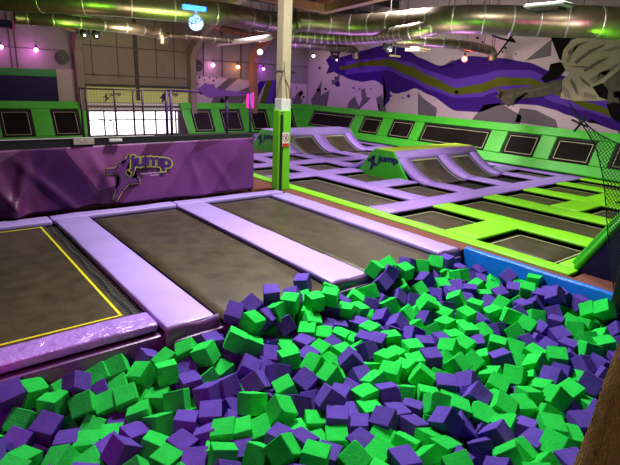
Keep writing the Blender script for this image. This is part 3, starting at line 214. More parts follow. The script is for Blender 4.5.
def slab(bm, q, n, th, bev=.02):
    """padded slab from 4 corner points, outward normal n, thickness th, edges bevelled"""
    n = Vector(n).normalized(); a = [bm.verts.new(Vector(p)) for p in q]; b = [bm.verts.new(Vector(p)+n*th) for p in q]
    bm.faces.new(a[::-1]); tf = bm.faces.new(b)
    for i in range(4): bm.faces.new((a[i], a[(i+1) % 4], b[(i+1) % 4], b[i]))
    if bev: bmesh.ops.bevel(bm, geom=list(tf.edges), offset=bev, segments=2, affect='EDGES', profile=.5)
def pad(x0, x1, y0, y1, z1=0.0, th=.10, bev=.025):
    """rounded foam pad with a subdivided, gently uneven top"""
    bm = NB(); box(bm, x0, x1, y0, y1, z1-th, z1, min(bev, th*.42), 3)
    L = max(x1-x0, y1-y0); ax = 0 if x1-x0 > y1-y0 else 1
    lo = (x0, y0)[ax]
    k = int(L/.35)
    for i in range(1, k):
        co = Vector((0, 0, 0)); co[ax] = lo+L*i/k; no = Vector((0, 0, 0)); no[ax] = 1
        bmesh.ops.bisect_plane(bm, geom=bm.verts[:]+bm.edges[:]+bm.faces[:], plane_co=co, plane_no=no)
    ph = random.random()*9
    for v in bm.verts:
        if v.co.z > z1-.01:
            t = v.co[ax]
            v.co.z += -.006+.006*math.sin(t*5+ph)+.004*math.sin(t*13+ph*2)
            v.co[1-ax] += .004*math.sin(t*9+ph)
    return bm

# ------------------------------------------------------------------ logo lettering
def text_mesh(s, offset=0.0, res=3):
    cu = bpy.data.curves.new('lettering', 'FONT'); cu.body = s; cu.size = 1; cu.offset = offset; cu.resolution_u = res
    cu.fill_mode = 'FRONT'
    o = bpy.data.objects.new('lettering', cu); C.objects.link(o)
    me = bpy.data.meshes.new_from_object(o.evaluated_get(bpy.context.evaluated_depsgraph_get()))
    bpy.data.objects.remove(o)
    return me
def add_text(bm, s, fn, offset=0.0, mi=0, sub=False):
    """fn maps (u, v) in the text's unit box to a 3D point"""
    base = text_mesh(s, 0); xs = [v.co.x for v in base.vertices]; ys = [v.co.y for v in base.vertices]
    x0, x1, y0, y1 = min(xs), max(xs), min(ys), max(ys)
    me = text_mesh(s, offset) if offset else base
    off = len(bm.verts); vs = [bm.verts.new(fn((v.co.x-x0)/(x1-x0), (v.co.y-y0)/(y1-y0))) for v in me.vertices]
    for p in me.polygons:
        try:
            f = bm.faces.new([vs[i] for i in p.vertices]); f.material_index = mi
        except ValueError: pass
JUMPER = [(0, .50), (.17, .535), (.20, .66), (.27, .70), (.33, .60), (.355, .88), (.385, .86), (.345, .58), (.36, .42), (.44, .34),
          (.55, .34), (.555, .27), (.40, .24), (.19, -.12), (.145, -.10), (.235, .24), (.215, .42), (.175, .44), (0, .42)]
def grow(pts, d, asp):
    out = []; n = len(pts); P_ = [Vector((a*asp, b)) for a, b in pts]
    ar = sum(P_[i].x*P_[(i+1) % n].y-P_[(i+1) % n].x*P_[i].y for i in range(n)); sg = 1 if ar > 0 else -1
    for i in range(n):
        e1 = (P_[i]-P_[i-1]).normalized(); e2 = (P_[(i+1) % n]-P_[i]).normalized()
        n1 = Vector((e1.y, -e1.x))*sg; n2 = Vector((e2.y, -e2.x))*sg; m = n1+n2
        if m.length < .3: m = n1
        m = m.normalized()
        p = P_[i]+m*d; out.append((p.x/asp, p.y))
    return out
def logo(bm, fn, layers, asp=1.9, words=True):
    """leaping figure with the word jump; fn(u, v, layer)->point; layers = list of (grow, material index)"""
    for k, (d, mi) in enumerate(layers):
        pts = grow(JUMPER, d, asp)
        vs = [bm.verts.new(fn(u*.62, v, k)) for u, v in pts]
        f = bm.faces.new(vs); f.material_index = mi; bmesh.ops.triangulate(bm, faces=[f])
        hd = [(.165+.045*math.cos(a)*(1+d*8), .70+.085*math.sin(a)*(1+d*8)) for a in [2*PI*i/12 for i in range(12)]]
        f = bm.faces.new([bm.verts.new(fn(u, v+.0, k)) for u, v in hd]); f.material_index = mi
        if words:
            add_text(bm, 'jump', lambda u, v, k=k: fn(.36+.64*u, .40+.46*v+.10*math.sin(PI*u*.8)+.03*u, k+.5), d*1.6, mi)

# ------------------------------------------------------------------ SETTING
YB, XR = 18.3, 14.42
bm = NB(); box(bm, -9, 14.6, -5, 18.6, -.80, -.72); struct('floor', bm, m_concrete)
# platform bodies under the decks
bm = NB(); box(bm, 1.53, 5.64, 3.71, 8.3, -.72, -.115); box(bm, -2.2, 1.53, 3.87, 8.3, -.72, -.115); struct('trim_1', bm, m_dark)
bm = NB(); box(bm, 5.95, 14.3, 2.3, 18.2, -.72, -.115); struct('trim_2', bm, m_dark)
bm = NB(); box(bm, 5.80, 5.95, -4.9, 8.3, -.72, -.035); box(bm, 5.641, 5.80, 3.68, 8.3, -.72, -.035); box(bm, -8.9, 5.95, 8.3, 18.2, -.72, -.035)
box(bm, 5.95, 14.3, -4.9, 2.3, -.72, -.035)
o = struct('floor_walkway_carpet', bm, m_carpet); o.name = 'carpet_floor'

# back wall shell with a window opening between x 5.0 and 8.2
WX0, WX1, WZ1 = at(88, 110, YB, 1).x, at(178, 112, YB, 1).x, .86
bm = NB()
ZT = 4.15
box(bm, -9, WX0, YB, YB+.2, -.72, ZT); box(bm, WX1, 14.6, YB, YB+.2, -.72, ZT); box(bm, WX0, WX1, YB, YB+.2, WZ1, ZT); box(bm, WX0, WX1, YB, YB+.2, -.72, 0)
struct('wall_back', bm, m_clad2)
bm = NB(); box(bm, XR, XR+.2, -5, YB+.2, -.72, 6.6); wall_r = struct('wall_right', bm, m_wallw)
bm = NB(); box(bm, -9.2, -9, -5, YB+.2, -.72, 6.6); struct('wall_left', bm, m_clad2)
bm = NB(); box(bm, -9, 14.6, -5.2, -5, -.72, 6.6); struct('wall_front', bm, m_clad2)
# beige cladding sheets and joints between the first two portal columns
bm = NB()
zt = 3.9
box(bm, 4.95, 8.55, YB-.03, YB, 1.72, zt); struct('trim_3', bm, m_clad)
bm = NB()
for x in (5.2, 6.05, 7.42, 8.1): box(bm, x-.012, x+.012, YB-.045, YB-.03, 1.95, zt)
box(bm, 6.62, 6.74, YB-.10, YB-.03, 1.2, zt)
for z in (2.02, 2.95): box(bm, 4.95, 8.55, YB-.05, YB-.03, z-.015, z+.015)
for x in (2.85, 3.0): box(bm, x-.012, x+.012, YB-.03, YB, 2.1, zt)
for z in (2.72,): box(bm, -2, 4.4, YB-.03, YB, z-.012, z+.012); box(bm, 9, 14.4, YB-.03, YB, z-.012, z+.012)
for x in (9.3, 10.1, 10.95): box(bm, x-.02, x+.02, YB-.03, YB, 2.15, zt)
struct('trim_4', bm, m_line)
# translucent lit strip above the window
bm = NB(); box(bm, 4.95, 8.75, YB-.05, YB-.03, 1.12, 1.66); struct('trim_5', bm, m_strip)
bm = NB(); box(bm, 4.9, 8.7, YB-.08, YB-.02, 1.02, 1.10); box(bm, 4.9, 8.7, YB-.09, YB-.02, .86, .93)
struct('trim_6', bm, m_white)
bm = NB(); box(bm, 4.6, 8.6, YB-.11, YB-.02, 1.64, 1.72); struct('trim_7', bm, m_purlin)
# window
wr = bpy.data.objects.new('window_1', None); C.objects.link(wr); wr['kind'] = 'structure'; wr.location = ((WX0+WX1)/2, YB, 0)
bm = NB(); box(bm, WX0, WX1, YB+.08, YB+.10, 0, WZ1); part('window_pane', bm, m_sky, wr)
bm = NB()
for px in (89, 104.5, 156, 176):
    x = at(px, 120, YB, 1).x; box(bm, x-.018, x+.018, YB-.02, YB+.06, 0, WZ1)
z_ = .52; box(bm, WX0, WX1, YB-.01, YB+.05, z_-.018, z_+.018); box(bm, WX0, WX1, YB-.02, YB+.06, WZ1-.06, WZ1)
part('window_frame', bm, m_line, wr)

# roof: sheets rise from the back eaves
def roofz(y): return 3.95+(YB-y)*.20 if y > 6 else 3.95+(YB-6)*.20-(6-y)*.20
bm = NB()
for (y0, y1) in ((YB+.2, 6), (6, -5.2)):
    q = [(-9.2, y0, roofz(y0)), (14.7, y0, roofz(y0)), (14.7, y1, roofz(y1)), (-9.2, y1, roofz(y1))]
    vs = [bm.verts.new(p) for p in q]+[bm.verts.new((p[0], p[1], p[2]+.12)) for p in q]
    for f in ((0, 1, 2, 3), (7, 6, 5, 4), (0, 4, 5, 1), (1, 5, 6, 2), (2, 6, 7, 3), (3, 7, 4, 0)): bm.faces.new([vs[i] for i in f])
struct('ceiling', bm, m_roof)
for i in range(13):
    y = 17.3-i*1.35
    bm = NB(); box(bm, -9, XR, y-.07, y+.07, roofz(y)-.24, roofz(y)-.01); 
    o = obj('roof_purlin', bm, m_purlin); o['kind'] = 'structure'
# portal frames: column, haunch, rafter
for k, (x, m) in enumerate(((4.72, m_clad), (8.72, m_clad), (11.45, m_beam), (-.5, m_clad), (1.8, m_clad))):  # third frame's rust tone stands in for orange light on it
    bm = NB(); box(bm, x-.11, x+.11, YB-.34, YB, -.7, 2.75)
    pts = [(YB-.02, 2.75), (YB-.34, 2.75), (YB-.55, 3.05), (YB-1.3, 3.55), (YB-3.2, roofz(YB-3.2)-.30), (6, roofz(6)-.36), (6, roofz(6)-.16), (YB-3.2, roofz(YB-3.2)-.10), (YB-1.15, 3.84), (YB-.40, 3.35), (YB-.02, 3.05)]
    a = [bm.verts.new((x-.11, p, q)) for p, q in pts]; b = [bm.verts.new((x+.11, p, q)) for p, q in pts]
    n = len(pts)
    for i in range(n): bm.faces.new((a[i], a[(i+1) % n], b[(i+1) % n], b[i]))
    f1 = bm.faces.new(a[::-1]); f2 = bm.faces.new(b); bmesh.ops.triangulate(bm, faces=[f1, f2])
    o = obj('portal_frame', bm, m); o['kind'] = 'structure'
# rust coloured bracing beams under the roof, over the court
for a, b, w in ((at(262, -4, 3.9, 2), at(324, 9, 3.9, 2), .22), (at(322, 10, 3.9, 2), at(400, -9, 4.05, 2), .24), (at(205, 26, 3.9, 2), at(262, 38, 3.75, 2), .16), (at(245, 38, 3.75, 2), at(282, 20, 4.1, 2), .12), ((4.2, 14.5, 3.9), (7.4, 11.2, 4.5), .14), ((3.2, 12.2, 4.15), (7.6, 14.0, 4.15), .16), ((1.6, 15.5, 3.7), (4.4, 17.0, 3.25), .08), ((9.0, 16.5, 3.75), (6.4, 14.4, 4.3), .14)):
    bm = NB(); bar(bm, a, b, w, w*.8); o = obj('roof_brace', bm, m_beam); o['kind'] = 'structure'

# ------------------------------------------------------------------ MURAL painted on the walls (flat polygons on real walls)
bm = NB(); X0 = XR-.002
def rp(pts): return [at(a, b, XR, 0) for a, b in pts]
def lay(i): return Vector((-.004*i-.003, 0, 0))
T = [(304, 75), (318, 68), (330, 60), (345, 56), (360, 51), (385, 45), (405, 48), (420, 58), (440, 66), (469, 56), (500, 58), (527, 62), (560, 75), (590, 86), (625, 98), (700, 120)]
A_ = [(330, 64), (345, 62), (360, 60), (388, 57), (410, 62), (430, 71), (456, 79), (480, 75), (500, 70), (530, 70), (560, 82), (590, 95), (625, 107), (700, 128)]
B_ = [(330, 66), (345, 66), (360, 62), (388, 59), (410, 66), (430, 76), (456, 88), (480, 84), (500, 77), (530, 78), (560, 90), (590, 103), (625, 114), (700, 134)]
D_ = [(330, 68), (345, 70), (360, 66.5), (388, 66), (410, 76), (430, 86), (456, 95), (480, 93), (500, 86), (530, 85), (560, 96), (590, 110), (625, 121), (700, 141)]
E1 = [(330, 72), (345, 75), (360, 73), (388, 70), (410, 80), (430, 90), (456, 98), (480, 97), (500, 91), (530, 92), (560, 104), (590, 116), (625, 126), (700, 146)]
F_ = [(304, 75), (325, 66), (340, 75), (352, 80), (362, 82), (375, 80), (381, 84), (388, 90), (395, 94), (405, 92), (415, 88), (430, 95), (456, 111), (480, 112), (500, 105), (520, 104), (536, 105), (552, 109), (568, 115), (585, 121), (620, 131), (700, 150)]
def band(a, b, l, mi, x0=333, x1=690):
    def ev_(c, x):
        for (p, q), (r_, t_) in zip(c, c[1:]):
            if p <= x <= r_:
                f = (x-p)/(r_-p); f = f*f*(3-2*f)*.6+f*.4; return q+(t_-q)*f
    n = int((x1-x0)/4); A = [x0+(x1-x0)*i/n for i in range(n+1)]
    va = [bm.verts.new(at(x, ev_(a, x), XR, 0)+lay(l)) for x in A]; vb = [bm.verts.new(at(x, max(ev_(b, x), ev_(a, x)+.1), XR, 0)+lay(l)) for x in A]
    for i in range(n): bm.faces.new((va[i], va[i+1], vb[i+1], vb[i])).material_index = mi
band(T, F_, 1, 0); band(A_, E1, 2, 1, 346); band(B_, D_, 3, 2, 340)
poly(bm, rp([(333, 53), (326, 60), (330, 68), (326, 74), (334, 72), (334, 55)]), lay(1), 0)
for pts in ([(346, 112), (349, 102), (352, 104), (355, 96), (361, 111)], [(361, 90), (365, 88), (367, 97), (371, 98), (365, 101), (361, 108), (357, 112), (362, 99)],
            [(376, 98), (382, 95), (387, 112), (379, 112), (381, 103)], [(418, 92), (424, 99), (437, 108), (436, 117), (418, 115)],
            [(520, 108), (536, 110), (556, 120), (558, 128), (515, 122)], [(470, 122), (484, 105), (500, 103), (522, 116), (520, 124)], [(525, 61), (552, 39), (551, 56)], [(440, 68), (452, 60), (462, 61), (450, 68)],
            [(311, 100), (316, 92), (322, 80), (321, 95), (330, 90), (327, 106), (312, 106)], [(331, 84), (341, 72), (338, 86)], [(612, 118), (640, 132), (640, 150), (622, 140)]):
    poly(bm, rp(pts), lay(1), 3)
poly(bm, rp([(383, 75), (391, 80), (390, 100), (384, 108), (387, 93)]), lay(4), 0)
for px, py, r in ((396, 91, 2.4), (391, 96, 1.2), (409, 96, 2), (394, 82, 1.2), (401, 84, 1.6), (404, 88, 1), (338, 84, 3), (354, 88, 1.2), (360, 89, 1), (333, 81, 1.2), (371, 89, .8), (320, 68, 1.4), (336, 78, 1.6), (403, 98, 1), (389, 100, 1)):
    n = 9; pts = [(px+r*math.cos(2*PI*i/n)*(1 if i % 2 else .75), py+r*1.1*math.sin(2*PI*i/n)*(1 if i % 2 else .75)) for i in range(n)]
    poly(bm, rp(pts), lay(5), 0 if px < 420 else 4)
for px, py, r in ((470, 46, 1.6), (483, 42, 1.3), (478, 38, 1.8), (488, 46, 1), (513, 40, 2.4), (516, 54, 1), (506, 48, 1.6), (503, 52, 1.2), (319, 90, 2.6), (326, 89, 1.8), (457, 92, 2.8)):
    n = 9; pts = [(px+r*math.cos(2*PI*i/n)*(1 if i % 2 else .7), py+r*.9*math.sin(2*PI*i/n)*(1 if i % 2 else .7)) for i in range(n)]
    poly(bm, rp(pts), lay(5), 4)
poly(bm, rp([(492, 35), (503, 38), (516, 41), (516, 43), (503, 40), (492, 36)]), lay(5), 4)
poly(bm, rp([(514, 32), (516, 33), (498, 56), (497, 55)]), lay(5), 4)
poly(bm, rp([(569, 108), (588, 111), (604, 117), (620, 121), (640, 128), (640, 142), (622, 131), (600, 124), (592, 119), (588, 122), (580, 117), (574, 117)]), lay(6), 0)
# tumbling figure in a loose beige tee, as a flat painted shape
def rect_blob(pts, l, mi): poly(bm, rp(pts), lay(l), mi)
rect_blob([(549, 31), (586, 30), (600, 40), (592, 55), (566, 62), (560, 60), (556, 50), (553, 42)], 7, 4)
rect_blob([(562, 60), (564, 50), (572, 40), (586, 36), (604, 35), (625, 38), (660, 45), (660, 70), (640, 90), (612, 100), (598, 101), (575, 101), (561, 98), (563, 80), (570, 73), (564, 68)], 8, 5)
rect_blob([(500, 99), (506, 92), (498, 90), (512, 89), (540, 85), (562, 79), (563, 92), (540, 97), (516, 99), (514, 104), (508, 106)], 8, 6)
rect_blob([(541, 79), (549, 72), (551, 64), (558, 66), (562, 62), (566, 70), (560, 77), (546, 83)], 9, 4)
rect_blob([(600, 88), (607, 80), (620, 70), (640, 68), (640, 118), (616, 112), (607, 100)], 9, 6)
for q in ([(566, 60), (572, 50), (580, 44), (574, 54), (569, 64)], [(590, 80), (612, 66), (626, 60), (614, 70), (596, 84)], [(600, 52), (616, 46), (626, 48), (612, 51)], [(563, 84), (570, 92), (572, 100), (565, 96)], [(600, 72), (611, 70), (604, 78), (596, 82)], [(585, 92), (598, 96), (596, 99), (584, 97)]):
    rect_blob(q, 10, 8)
for q in ([(500, 99), (495, 96), (502, 95)], [(498, 90), (494, 87), (503, 88)], [(508, 106), (505, 110), (512, 103)], [(514, 104), (513, 108), (517, 100)], [(504, 103), (500, 106), (506, 100)]):
    rect_blob(q, 8, 6)
for q in ([(516, 92), (540, 88), (558, 83), (540, 90), (518, 95)], [(506, 96), (514, 93), (512, 99)], [(618, 76), (626, 72), (624, 84), (616, 86)], [(614, 92), (622, 90), (624, 104), (616, 104)]):
    rect_blob(q, 9, 7)
rect_blob([(593, 87), (603, 83), (609, 90), (608, 100), (600, 97)], 10, 4)
rect_blob([(607, 104), (616, 102), (640, 112), (640, 126), (622, 124), (612, 118)], 10, 4)
for q in ([(575, 62), (590, 50), (606, 44), (605, 46), (592, 53), (577, 64)], [(568, 52), (578, 44), (590, 41), (579, 47), (570, 56)], [(584, 70), (600, 60), (612, 57), (601, 63), (586, 72)],
          [(572, 78), (577, 86), (580, 96), (576, 92), (571, 82)], [(580, 76), (590, 84), (592, 88), (583, 82)], [(566, 66), (584, 66), (600, 70), (584, 68)]):
    rect_blob(q, 10, 7)
mur = obj('wall_right_mural', bm, [m_mp1, m_mp2, m_mol, m_mgr, m_mbk, m_tee, m_skin, mat('mural_cloth_fold', (.10, .08, .06), .8), mat('mural_cloth_shade', (.20, .165, .115), .9)]); mur.parent = wall_r
# mural on the back wall
bm = NB()
def bp_(pts): return [at(a, b, YB, 1) for a, b in pts]
def ly(i): return Vector((0, -.004*i-.032, 0))
xb = at(191, 90, YB, 1).x
bm.faces.new([bm.verts.new(Vector(p)) for p in ((xb, YB-.031, .8), (XR-.05, YB-.031, .8), (XR-.05, YB-.031, 2.0), (xb, YB-.031, 2.12))]).material_index = 5
for pts, mi in (([(259, 81), (266, 81), (253, 106), (244, 106)], 0), ([(266, 81), (272, 80), (264, 106), (258, 106)], 2), ([(272, 80), (290, 81), (280, 108), (264, 106)], 1),
                ([(276, 80), (283, 81), (276, 108), (270, 108)], 0), ([(228, 78), (238, 78), (222, 92), (214, 90)], 3), ([(214, 92), (236, 92), (256, 84), (240, 106), (210, 106)], 3), ([(290, 106), (297, 92), (302, 100), (300, 108)], 3),
                ([(196, 90), (202, 86), (206, 92), (201, 95)], 4), ([(219, 102), (221, 97), (224, 101), (222, 107)], 4), ([(296, 95), (301, 90), (303, 93), (299, 98)], 4)):
    poly(bm, bp_(pts), ly(1), mi)
for px, py, r in ((194, 79, .9), (199, 77.5, 1.1), (204, 80, 1), (209, 78, .9), (213, 80.5, 1.1), (197, 84, .8), (206, 84, .8), (216, 78, .8), (296, 88, .9), (292, 99, 1), (303, 97, 1.2)):
    poly(bm, bp_([(px+r*math.cos(2*PI*i/7), py+r*math.sin(2*PI*i/7)) for i in range(7)]), ly(2), 4)
o = obj('wall_back_mural', bm, [m_mp1, m_mp2, m_mol, m_mgr, m_mbk, m_wallw]); o['kind'] = 'structure'; o.name = 'trim_8'
# black logos on the lit strip
def strip_logo(px0, px1, py0, py1, label):
    bm = NB()
    def fn(u, v, k): return at(px0+(px1-px0)*u, py1-(py1-py0)*v, YB-.052-k*.002, 1)
    logo(bm, fn, [(.02, 0)])
    tag(obj('wall_logo', bm, m_bk), label, 'sign')
strip_logo(103, 121, 92, 101, 'black leaping figure logo on the yellow-lit strip, left of the two')
strip_logo(160, 178, 92, 102, 'black leaping figure logo on the yellow-lit strip behind the purple frame posts')
# padded panel on the back wall at far left
t = thing('wall_panel', 'dark navy padded wall panel with a green band along its top, far left', 'wall pad', (1.5, YB, 1))
xr_ = at(57, 90, YB, 1).x
bm = NB(); box(bm, -3, xr_, YB-.12, YB-.03, 1.0, 1.88, .02); part('lower_pad', bm, m_navy, t)
bm = NB(); box(bm, -3, xr_, YB-.12, YB-.03, 1.885, 2.12, .02); part('upper_band', bm, m_deepgreen, t)
bm = NB(); box(bm, xr_+.02, 4.6, YB-.05, YB-.02, 1.0, 2.15); struct('trim_9', bm, mat('pale_board', (.42, .34, .31), .7))

# ------------------------------------------------------------------ ANGLED TRAMPOLINE WALLS
def angled_wall(label, o0, o1, lean, beds, s0, s1, top_ext0=0, top_ext1=0, mt=m_green, tb=.23):
    """o0 base start point, direction o1; lean = top offset (vector incl. z); beds = [(s_start, s_end)] at mid height"""
    o0 = Vector(o0); D = Vector(o1); Lv = Vector(lean); n = D.cross(Lv).normalized()
    if n.z < 0: n = -n
    root = thing('angled_trampoline_wall', label, 'trampoline wall', tuple(o0+D*((s0+s1)/2)))
    def P(s, t):
        f = 0
        return o0+D*s+Lv*t
    def ends(t): return s0-top_ext0*t, s1+top_ext1*t
    def quad(sa, sb, ta, tb, fa=None): return [P(sa[0], ta), P(sb[0], ta), P(sb[1], tb), P(sa[1], tb)]
    def Q(ta, tb, a=None, b=None):
        a0, b0 = ends(ta); a1, b1 = ends(tb)
        if a is not None: a0 = a1 = a
        if b is not None: b0 = b1 = b
        return [P(a0, ta), P(b0, ta), P(b1, tb), P(a1, tb)]
    bm = NB(); slab(bm, Q(0, 1), n, .03, 0); part('backing_frame', bm, m_black, root)
    bm = NB(); slab(bm, [q+n*.03 for q in Q(0, tb)], n, .07); part('bottom_pad', bm, mt, root)
    bm = NB(); slab(bm, [q+n*.03 for q in Q(.80, 1.0)], n, .07); part('top_pad', bm, mt, root)
    # uprights between beds
    edges = [None]+[v for ab in beds for v in ab]+[None]
    for i in range(0, len(edges), 2):
        a, b = edges[i], edges[i+1]
        if a is None and ends(.5)[0] > b-.05: continue
        if b is None and ends(.5)[1] < a+.05: continue
        bm = NB(); slab(bm, [q+n*.03 for q in Q(tb+.005, .795, a, b)], n, .068); part('upright_pad', bm, mt, root)
    for a, b in beds:
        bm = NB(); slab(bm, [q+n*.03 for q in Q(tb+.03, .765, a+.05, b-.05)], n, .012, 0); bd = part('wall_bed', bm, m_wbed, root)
        bm = NB(); w = .035
        a2, b2 = a+.095, b-.095; w = .024; k = w/Lv.length; t0_, t1_ = tb+.07, .725
        for (x, y, u, v) in ((a2, b2, t0_, t0_+k*.7), (a2, b2, t1_-k*.7, t1_), (a2, a2+w*.7, t0_, t1_), (b2-w*.7, b2, t0_, t1_)):
            slab(bm, [q+n*.043 for q in Q(u, v, x, y)], n, .003, 0)
        st = part('edge_stripe', bm, m_stripe, root); mw = st.matrix_parent_inverse.copy(); st.parent = bd; st.matrix_parent_inverse = Matrix.Identity(4)
    return root
ybeds = [(14.70, 17.35), (13.16, 14.20), (11.62, 12.68), (8.62, 11.22), (7.04, 8.07), (5.52, 6.60), (3.4, 5.08)]
beds = sorted([(17.6-b, 17.6-a) for a, b in ybeds])
angled_wall('long green angled trampoline wall below the painted purple mural', (13.65, 17.6, 0), (0, -1, 0), (.60, 0, 1.1), beds, 0, 15.25, .6, 0)
angled_wall('green angled trampoline wall on the back wall between window and corner', (8.3, 17.6, 0), (1, 0, 0), (0, .60, 1.1), [(.25, 1.12), (1.48, 2.42), (2.85, 3.72), (4.15, 5.1)], 0, 5.35, .1, .6, m_green, .05)
angled_wall('green angled trampoline wall left of the bright window', (-3.0, 17.6, 0), (1, 0, 0), (0, .60, 1.1), [(.7, 1.9), (2.3, 3.4), (3.8, 4.75), (5.25, 6.15), (6.7, 7.55)], 0, 7.75, 0, .12, m_green, .05)
# near end wall of the court, leaning towards the camera side, with a dark cheek on its end
t = angled_wall('green angled wall at the near court corner, seen from its dark navy end', (6.26, 2.40, 0), (1, 0, 0), (0, -.60, 1.1), [(.5, 1.6), (2.1, 3.2), (3.7, 4.8), (5.3, 6.6)], 0, 7.3, 0, .5)
def wpart(n, bm, m, sm_=False): return part(n, bm, m, t, sm_)
bm = NB(); slab(bm, [(6.235, 2.36, -.03), (6.235, 1.76, 1.08), (6.235, 1.70, 1.08), (6.235, 1.0, -.03)], (-1, 0, 0), .03, 0); wpart('end_cheek', bm, m_navy)
bm = NB(); tube(bm, [(6.23, 2.40, .0), (6.23, 2.235, .30), (6.23, 1.82, 1.07)], .042, 10); wpart('edge_roll', bm, m_green, True)

# ------------------------------------------------------------------ COURT: beds and pads
def bed(x0, x1, y0, y1, label, group, stripe=m_stripe, gap=.095):
    r = thing('trampoline', label, 'trampoline', ((x0+x1)/2, (y0+y1)/2, -.11), group)
    bm = NB(); box(bm, x0-.02, x1+.02, y0-.02, y1+.02, -.1145, -.107); part('frame_skirt', bm, m_black, r)  # black frame edge, left wide to stand in for shadow under pads
    bm = NB(); nx, ny = max(2, int((x1-x0)/.25)), max(2, int((y1-y0)/.25))
    X0_, X1_, Y0_, Y1_ = x0+gap, x1-gap, y0+gap, y1-gap
    g = [[bm.verts.new((X0_+(X1_-X0_)*i/nx, Y0_+(Y1_-Y0_)*j/ny, -.088-.010*math.sin(PI*i/nx)*math.sin(PI*j/ny))) for i in range(nx+1)] for j in range(ny+1)]
    for j in range(ny):
        for i in range(nx): bm.faces.new((g[j][i], g[j][i+1], g[j+1][i+1], g[j+1][i]))
    ret = bmesh.ops.extrude_face_region(bm, geom=bm.faces[:])
    for v in [e for e in ret['geom'] if isinstance(e, bmesh.types.BMVert)]: v.co.z += .006
    bd = part('jump_bed', bm, m_bed, r, True)
    bm = NB(); s = .022
    for a, b, c, d in ((X0_, X1_, Y0_, Y0_+s), (X0_, X1_, Y1_-s, Y1_), (X0_, X0_+s, Y0_, Y1_), (X1_-s, X1_, Y0_, Y1_)): box(bm, a, b, c, d, -.084, -.079)
    part('edge_stripe', bm, stripe, r)
    return r
NX = [(6.2, 7.35), (7.85, 8.95), (9.45, 10.5), (11.0, 12.05), (12.5, 13.3)]
ordn = ['first', 'second', 'third', 'fourth', 'fifth']
# near side of the violet cross band (y < 5.5)
def G(i, y0, y1, where):
    x0, x1 = NX[i]; bed(x0, x1, y0, y1, 'trampoline bed %s, %s row from carpet, lime-padded' % (where, ordn[i]), 'beds on the lime side of the court')
G(0, 4.35, 5.5, 'next to the violet cross band'); G(0, 2.64, 3.8, 'at the near corner')
G(1, 2.64, 5.5, 'running long and narrow')
G(2, 4.35, 5.5, 'next to the violet cross band'); G(2, 2.64, 3.8, 'beyond the lime cross pad')
G(3, 4.35, 5.5, 'next to the violet cross band'); G(3, 2.64, 3.8, 'beyond the lime cross pad')
G(4, 2.64, 5.5, 'lying long at the foot of the angled wall')
gl = 'lime green pads of the court'
def padt(x0, x1, y0, y1, m, label, group, z=0, th=.052):
    return tag(obj('floor_pad', pad(x0, x1, y0, y1, z, th), m, None, True), label, 'pad', group)
padt(5.95, 6.2, 2.35, 17.5, m_lime, 'long thin lime edge pad between rust carpet and trampoline court', gl)
for i, (a, b) in enumerate(((7.35, 7.85), (8.95, 9.45), (10.5, 11.0), (12.05, 12.5))):
    padt(a, b, 2.5, 5.49, m_lime, 'lime green pad strip running from the violet cross band, %s from the carpet' % ordn[i], gl)
padt(13.3, 13.62, 2.5, 5.49, m_lime, 'lime green pad strip against the foot of the angled wall', gl)
for a, b, w in ((6.21, 7.345, 'nearest the carpet edge'), (9.46, 10.49, 'between second and third long strips'), (11.01, 12.04, 'between third and fourth long strips')):
    padt(a, b, 3.8, 4.35, m_lime, 'short lime cross pad %s' % w, gl, .002)
padt(6.21, 13.6, 2.40, 2.62, m_lime, 'narrow lime pad along the near end of the court', gl, .001)
gv = 'violet pads of the court'
padt(6.2, 13.64, 5.5, 6.0, m_violet, 'long violet cross band dividing the lime pads from the violet pads', gv, .004)
# far side
RA, RB = 8.25, 13.3
def V(i, y0, y1, where):
    x0, x1 = NX[i]; bed(x0, x1, y0, y1, 'trampoline bed %s, %s row from carpet, violet-padded' % (where, ordn[i]), 'beds on the violet side of the court')
V(0, 6.0, 8.85, 'just beyond the violet cross band'); V(1, 6.0, 7.15, 'just beyond the violet cross band'); V(1, 7.7, 8.85, 'left of the green ramp end')
V(4, 6.0, 7.15, 'beside the right end of the ramp'); V(4, 7.7, 8.85, 'beyond the right end of the ramp')
for i in range(5): V(i, 9.35, 10.4, 'between the two ramps, nearer line')
for i in range(5): V(i, 10.9, 11.95, 'between the two ramps, farther line')
V(0, 12.45, 14.3, 'behind the pillar'); V(1, 12.45, 14.3, 'at the end of the far ramp'); V(4, 12.45, 14.3, 'right of the far ramp')
for i in range(5): V(i, 14.9, 16.9, 'behind the far ramp')
for i, (a, b) in enumerate(((7.35, 7.85), (8.95, 9.45), (10.5, 11.0), (12.05, 12.5))):
    if i in (1, 2):
        padt(a, b, 6.01, 6.95, m_violet, 'short violet strip leading up to the near ramp, %s of its kind' % ordn[i-1], gv)
        padt(a, b, 9.6, 11.9, m_violet, 'violet strip between the two ramps, %s of the pair' % ordn[i-1], gv)
        padt(a, b, 14.7, 17.4, m_violet, 'violet strip behind the far ramp, %s of the pair' % ordn[i-1], gv)
    else:
        padt(a, b, 6.01, 17.4, m_violet, 'long violet strip running to the back wall %s' % ('left of both ramps' if i == 0 else 'right of both ramps'), gv)
padt(13.3, 13.63, 6.01, 17.4, m_violet, 'lilac strip along the foot of the angled green wall', gv)
for a, b, w in ((7.86, 8.94, 'left of the near ramp'), (12.51, 13.29, 'right of the near ramp')):
    padt(a, b, 7.15, 7.7, m_violet, 'short violet cross pad %s' % w, gv, .002)
